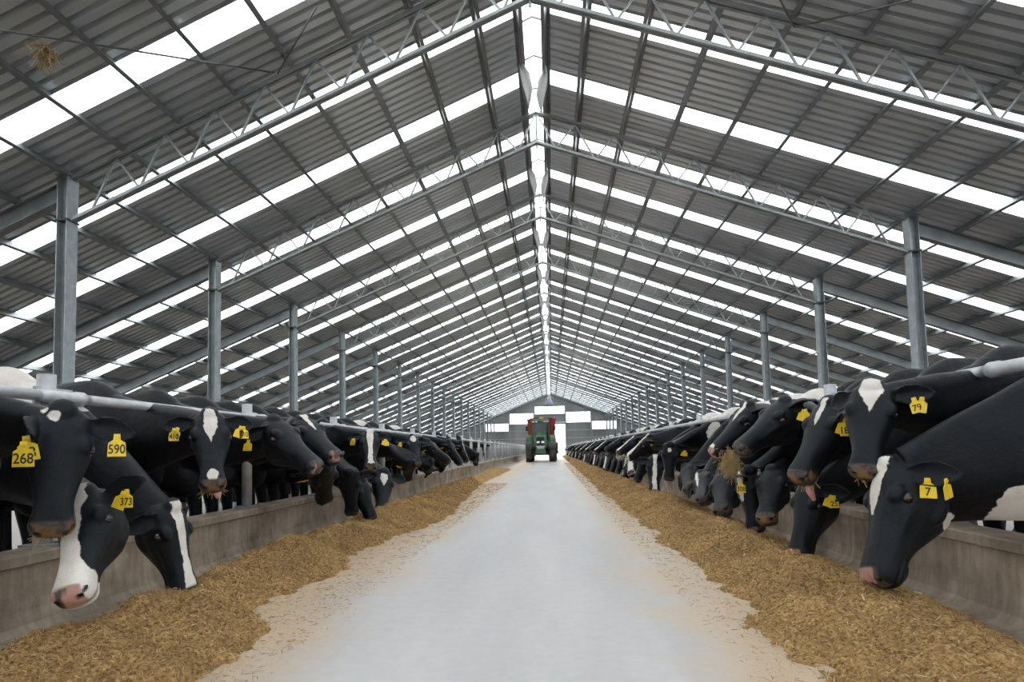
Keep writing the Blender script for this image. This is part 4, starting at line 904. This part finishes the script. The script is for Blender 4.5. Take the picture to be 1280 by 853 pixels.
place(1, 10.9, (812, 546, 1.95), (780, 569, 'x', 1.5), (-.4, -.3, 1), 'black cow with a broad white blaze and level head, right row', dict(ears=(EARH, EARH), blaze=[(-.02, 0, .03), (.2, 0, .04), (.4, 0, .06), (.56, 0, .09)], pink=.8, tags=T2(1, None, .6), body=BACKW), seed=75)
place(1, 11.7, (786, 553, 1.95), (759, 578, 'x', 1.5), (-.5, -.3, .9), 'black cow with a white lower jaw and two tags, right row', dict(ears=(EARH, EARH), head=[((.40, 0, -.11), (.2, .12, .075)), ((.5, 0, -.03), (.05, .1, .08)), star(.2, .05, .03)], tags=T2(1, None, .6)+[(1, None, .3)], pink=.7, body=BACKW), seed=76)
place(1, 12.4, (789, 576, 1.9), (783, 607, 'z', .15), ('cam', .1, -.3), 'white-faced cow eating beneath the broad-blazed one, right row', dict(ears=(EARB, EARB), blaze=[(-.02, 0, .05), (.2, 0, .05), (.45, 0, .06), (.56, 0, .09)], pink=.6), seed=77)

# mouthful of feed carried by the level-headed cow
c = on(913, 578, 0, 1.60); mb = MB()
for q in range(900):
    a = c+rng.normal(0, (.032, .038, .045)); d_ = unit(rng.normal((0, 0, -1.0), (.6, .6, .6))); L_ = rng.uniform(.02, .07)
    mb.tube([a, a+d_*L_*.5+rng.normal(0, .008, 3), a+d_*L_], .0018, 3)
tag(mb.build('feed_wad', MT['straw']), 'ragged brown mouthful of feed hanging from a right-row cow\'s lips', 'feed wad')

# the rest of the right row down to the far end
protos = []
def proto(y, head, muzz, n, look, seed, label):
    root = W_([2.85, y, 0]); P = W_([head[0], y+head[1], head[2]]); a = W_([muzz[0], muzz[1], muzz[2]], float)
    return cow(look, 1, root, P, a, W_(n, float), label, hs=1.0, bs=1.05, voxel=.018, it=2, seed=seed, group='cows far down the right row')
FAR = [((1.95, -.1, 1.12), (-.85, -.2, -.5), (-.5, -.1, .9), dict(ears=(EARH, EARH), blaze=[(0, 0, .04), (.3, 0, .03), (.5, 0, .06)], tags=[(1, None, .6)], body=BACKW), 'blazed cow with its head up'),
       ((1.95, 0, .66), (-.45, -.1, -.9), (-.9, -.2, .4), dict(ears=(EARB, EARB), tags=[(1, None, .5)]), 'black cow eating'),
       ((2.0, .1, 1.08), (-.6, -.5, -.7), (-.6, -.5, .6), dict(tags=[(1, None, .6)], head=[star(.08, 0, .04)]), 'spot-browed cow looking out'),
       ((1.98, 0, .70), (-.3, -.3, -.9), (-.6, -.8, .3), dict(ears=(EARB, EARB), blaze=[(0, 0, .03), (.5, 0, .03)], body=patches(9)), 'blazed cow eating'),
       ((1.95, .05, 1.15), (-.9, .05, -.42), (-.4, 0, .9), dict(ears=(EARH, EARH), tags=[(1, None, .6)], body=patches(12)), 'black cow with its head up'),
       ((2.0, -.05, .72), (-.4, -.2, -.88), (-.85, -.4, .35), dict(ears=(EARB, EARB), body=BACKW), 'white-backed cow eating')]
order = [0, 1, 3, 4, 5, 1, 2, 5, 0, 3, 4, 1, 5, 2, 1, 3]
y = 13.15; k = 0
while y < 66:
    t_ = order[k % 16]; hd, mz, n_, lk_, nm = FAR[t_]; lab = f'{nm}, {nth(k)} cow beyond the white-faced one in the right row'
    if len(protos) <= 6 and not any(p_[0] == t_ for p_ in protos): o = proto(y, hd, mz, n_, lk_, 200+k, lab); protos.append((t_, o))
    else:
        o = copy_tree([p_[1] for p_ in protos if p_[0] == t_][0]); o.location = (2.85+random.uniform(-.08, .06), y, 0); o['label'] = lab
    y += .72+random.uniform(-.06, .10); k += 1
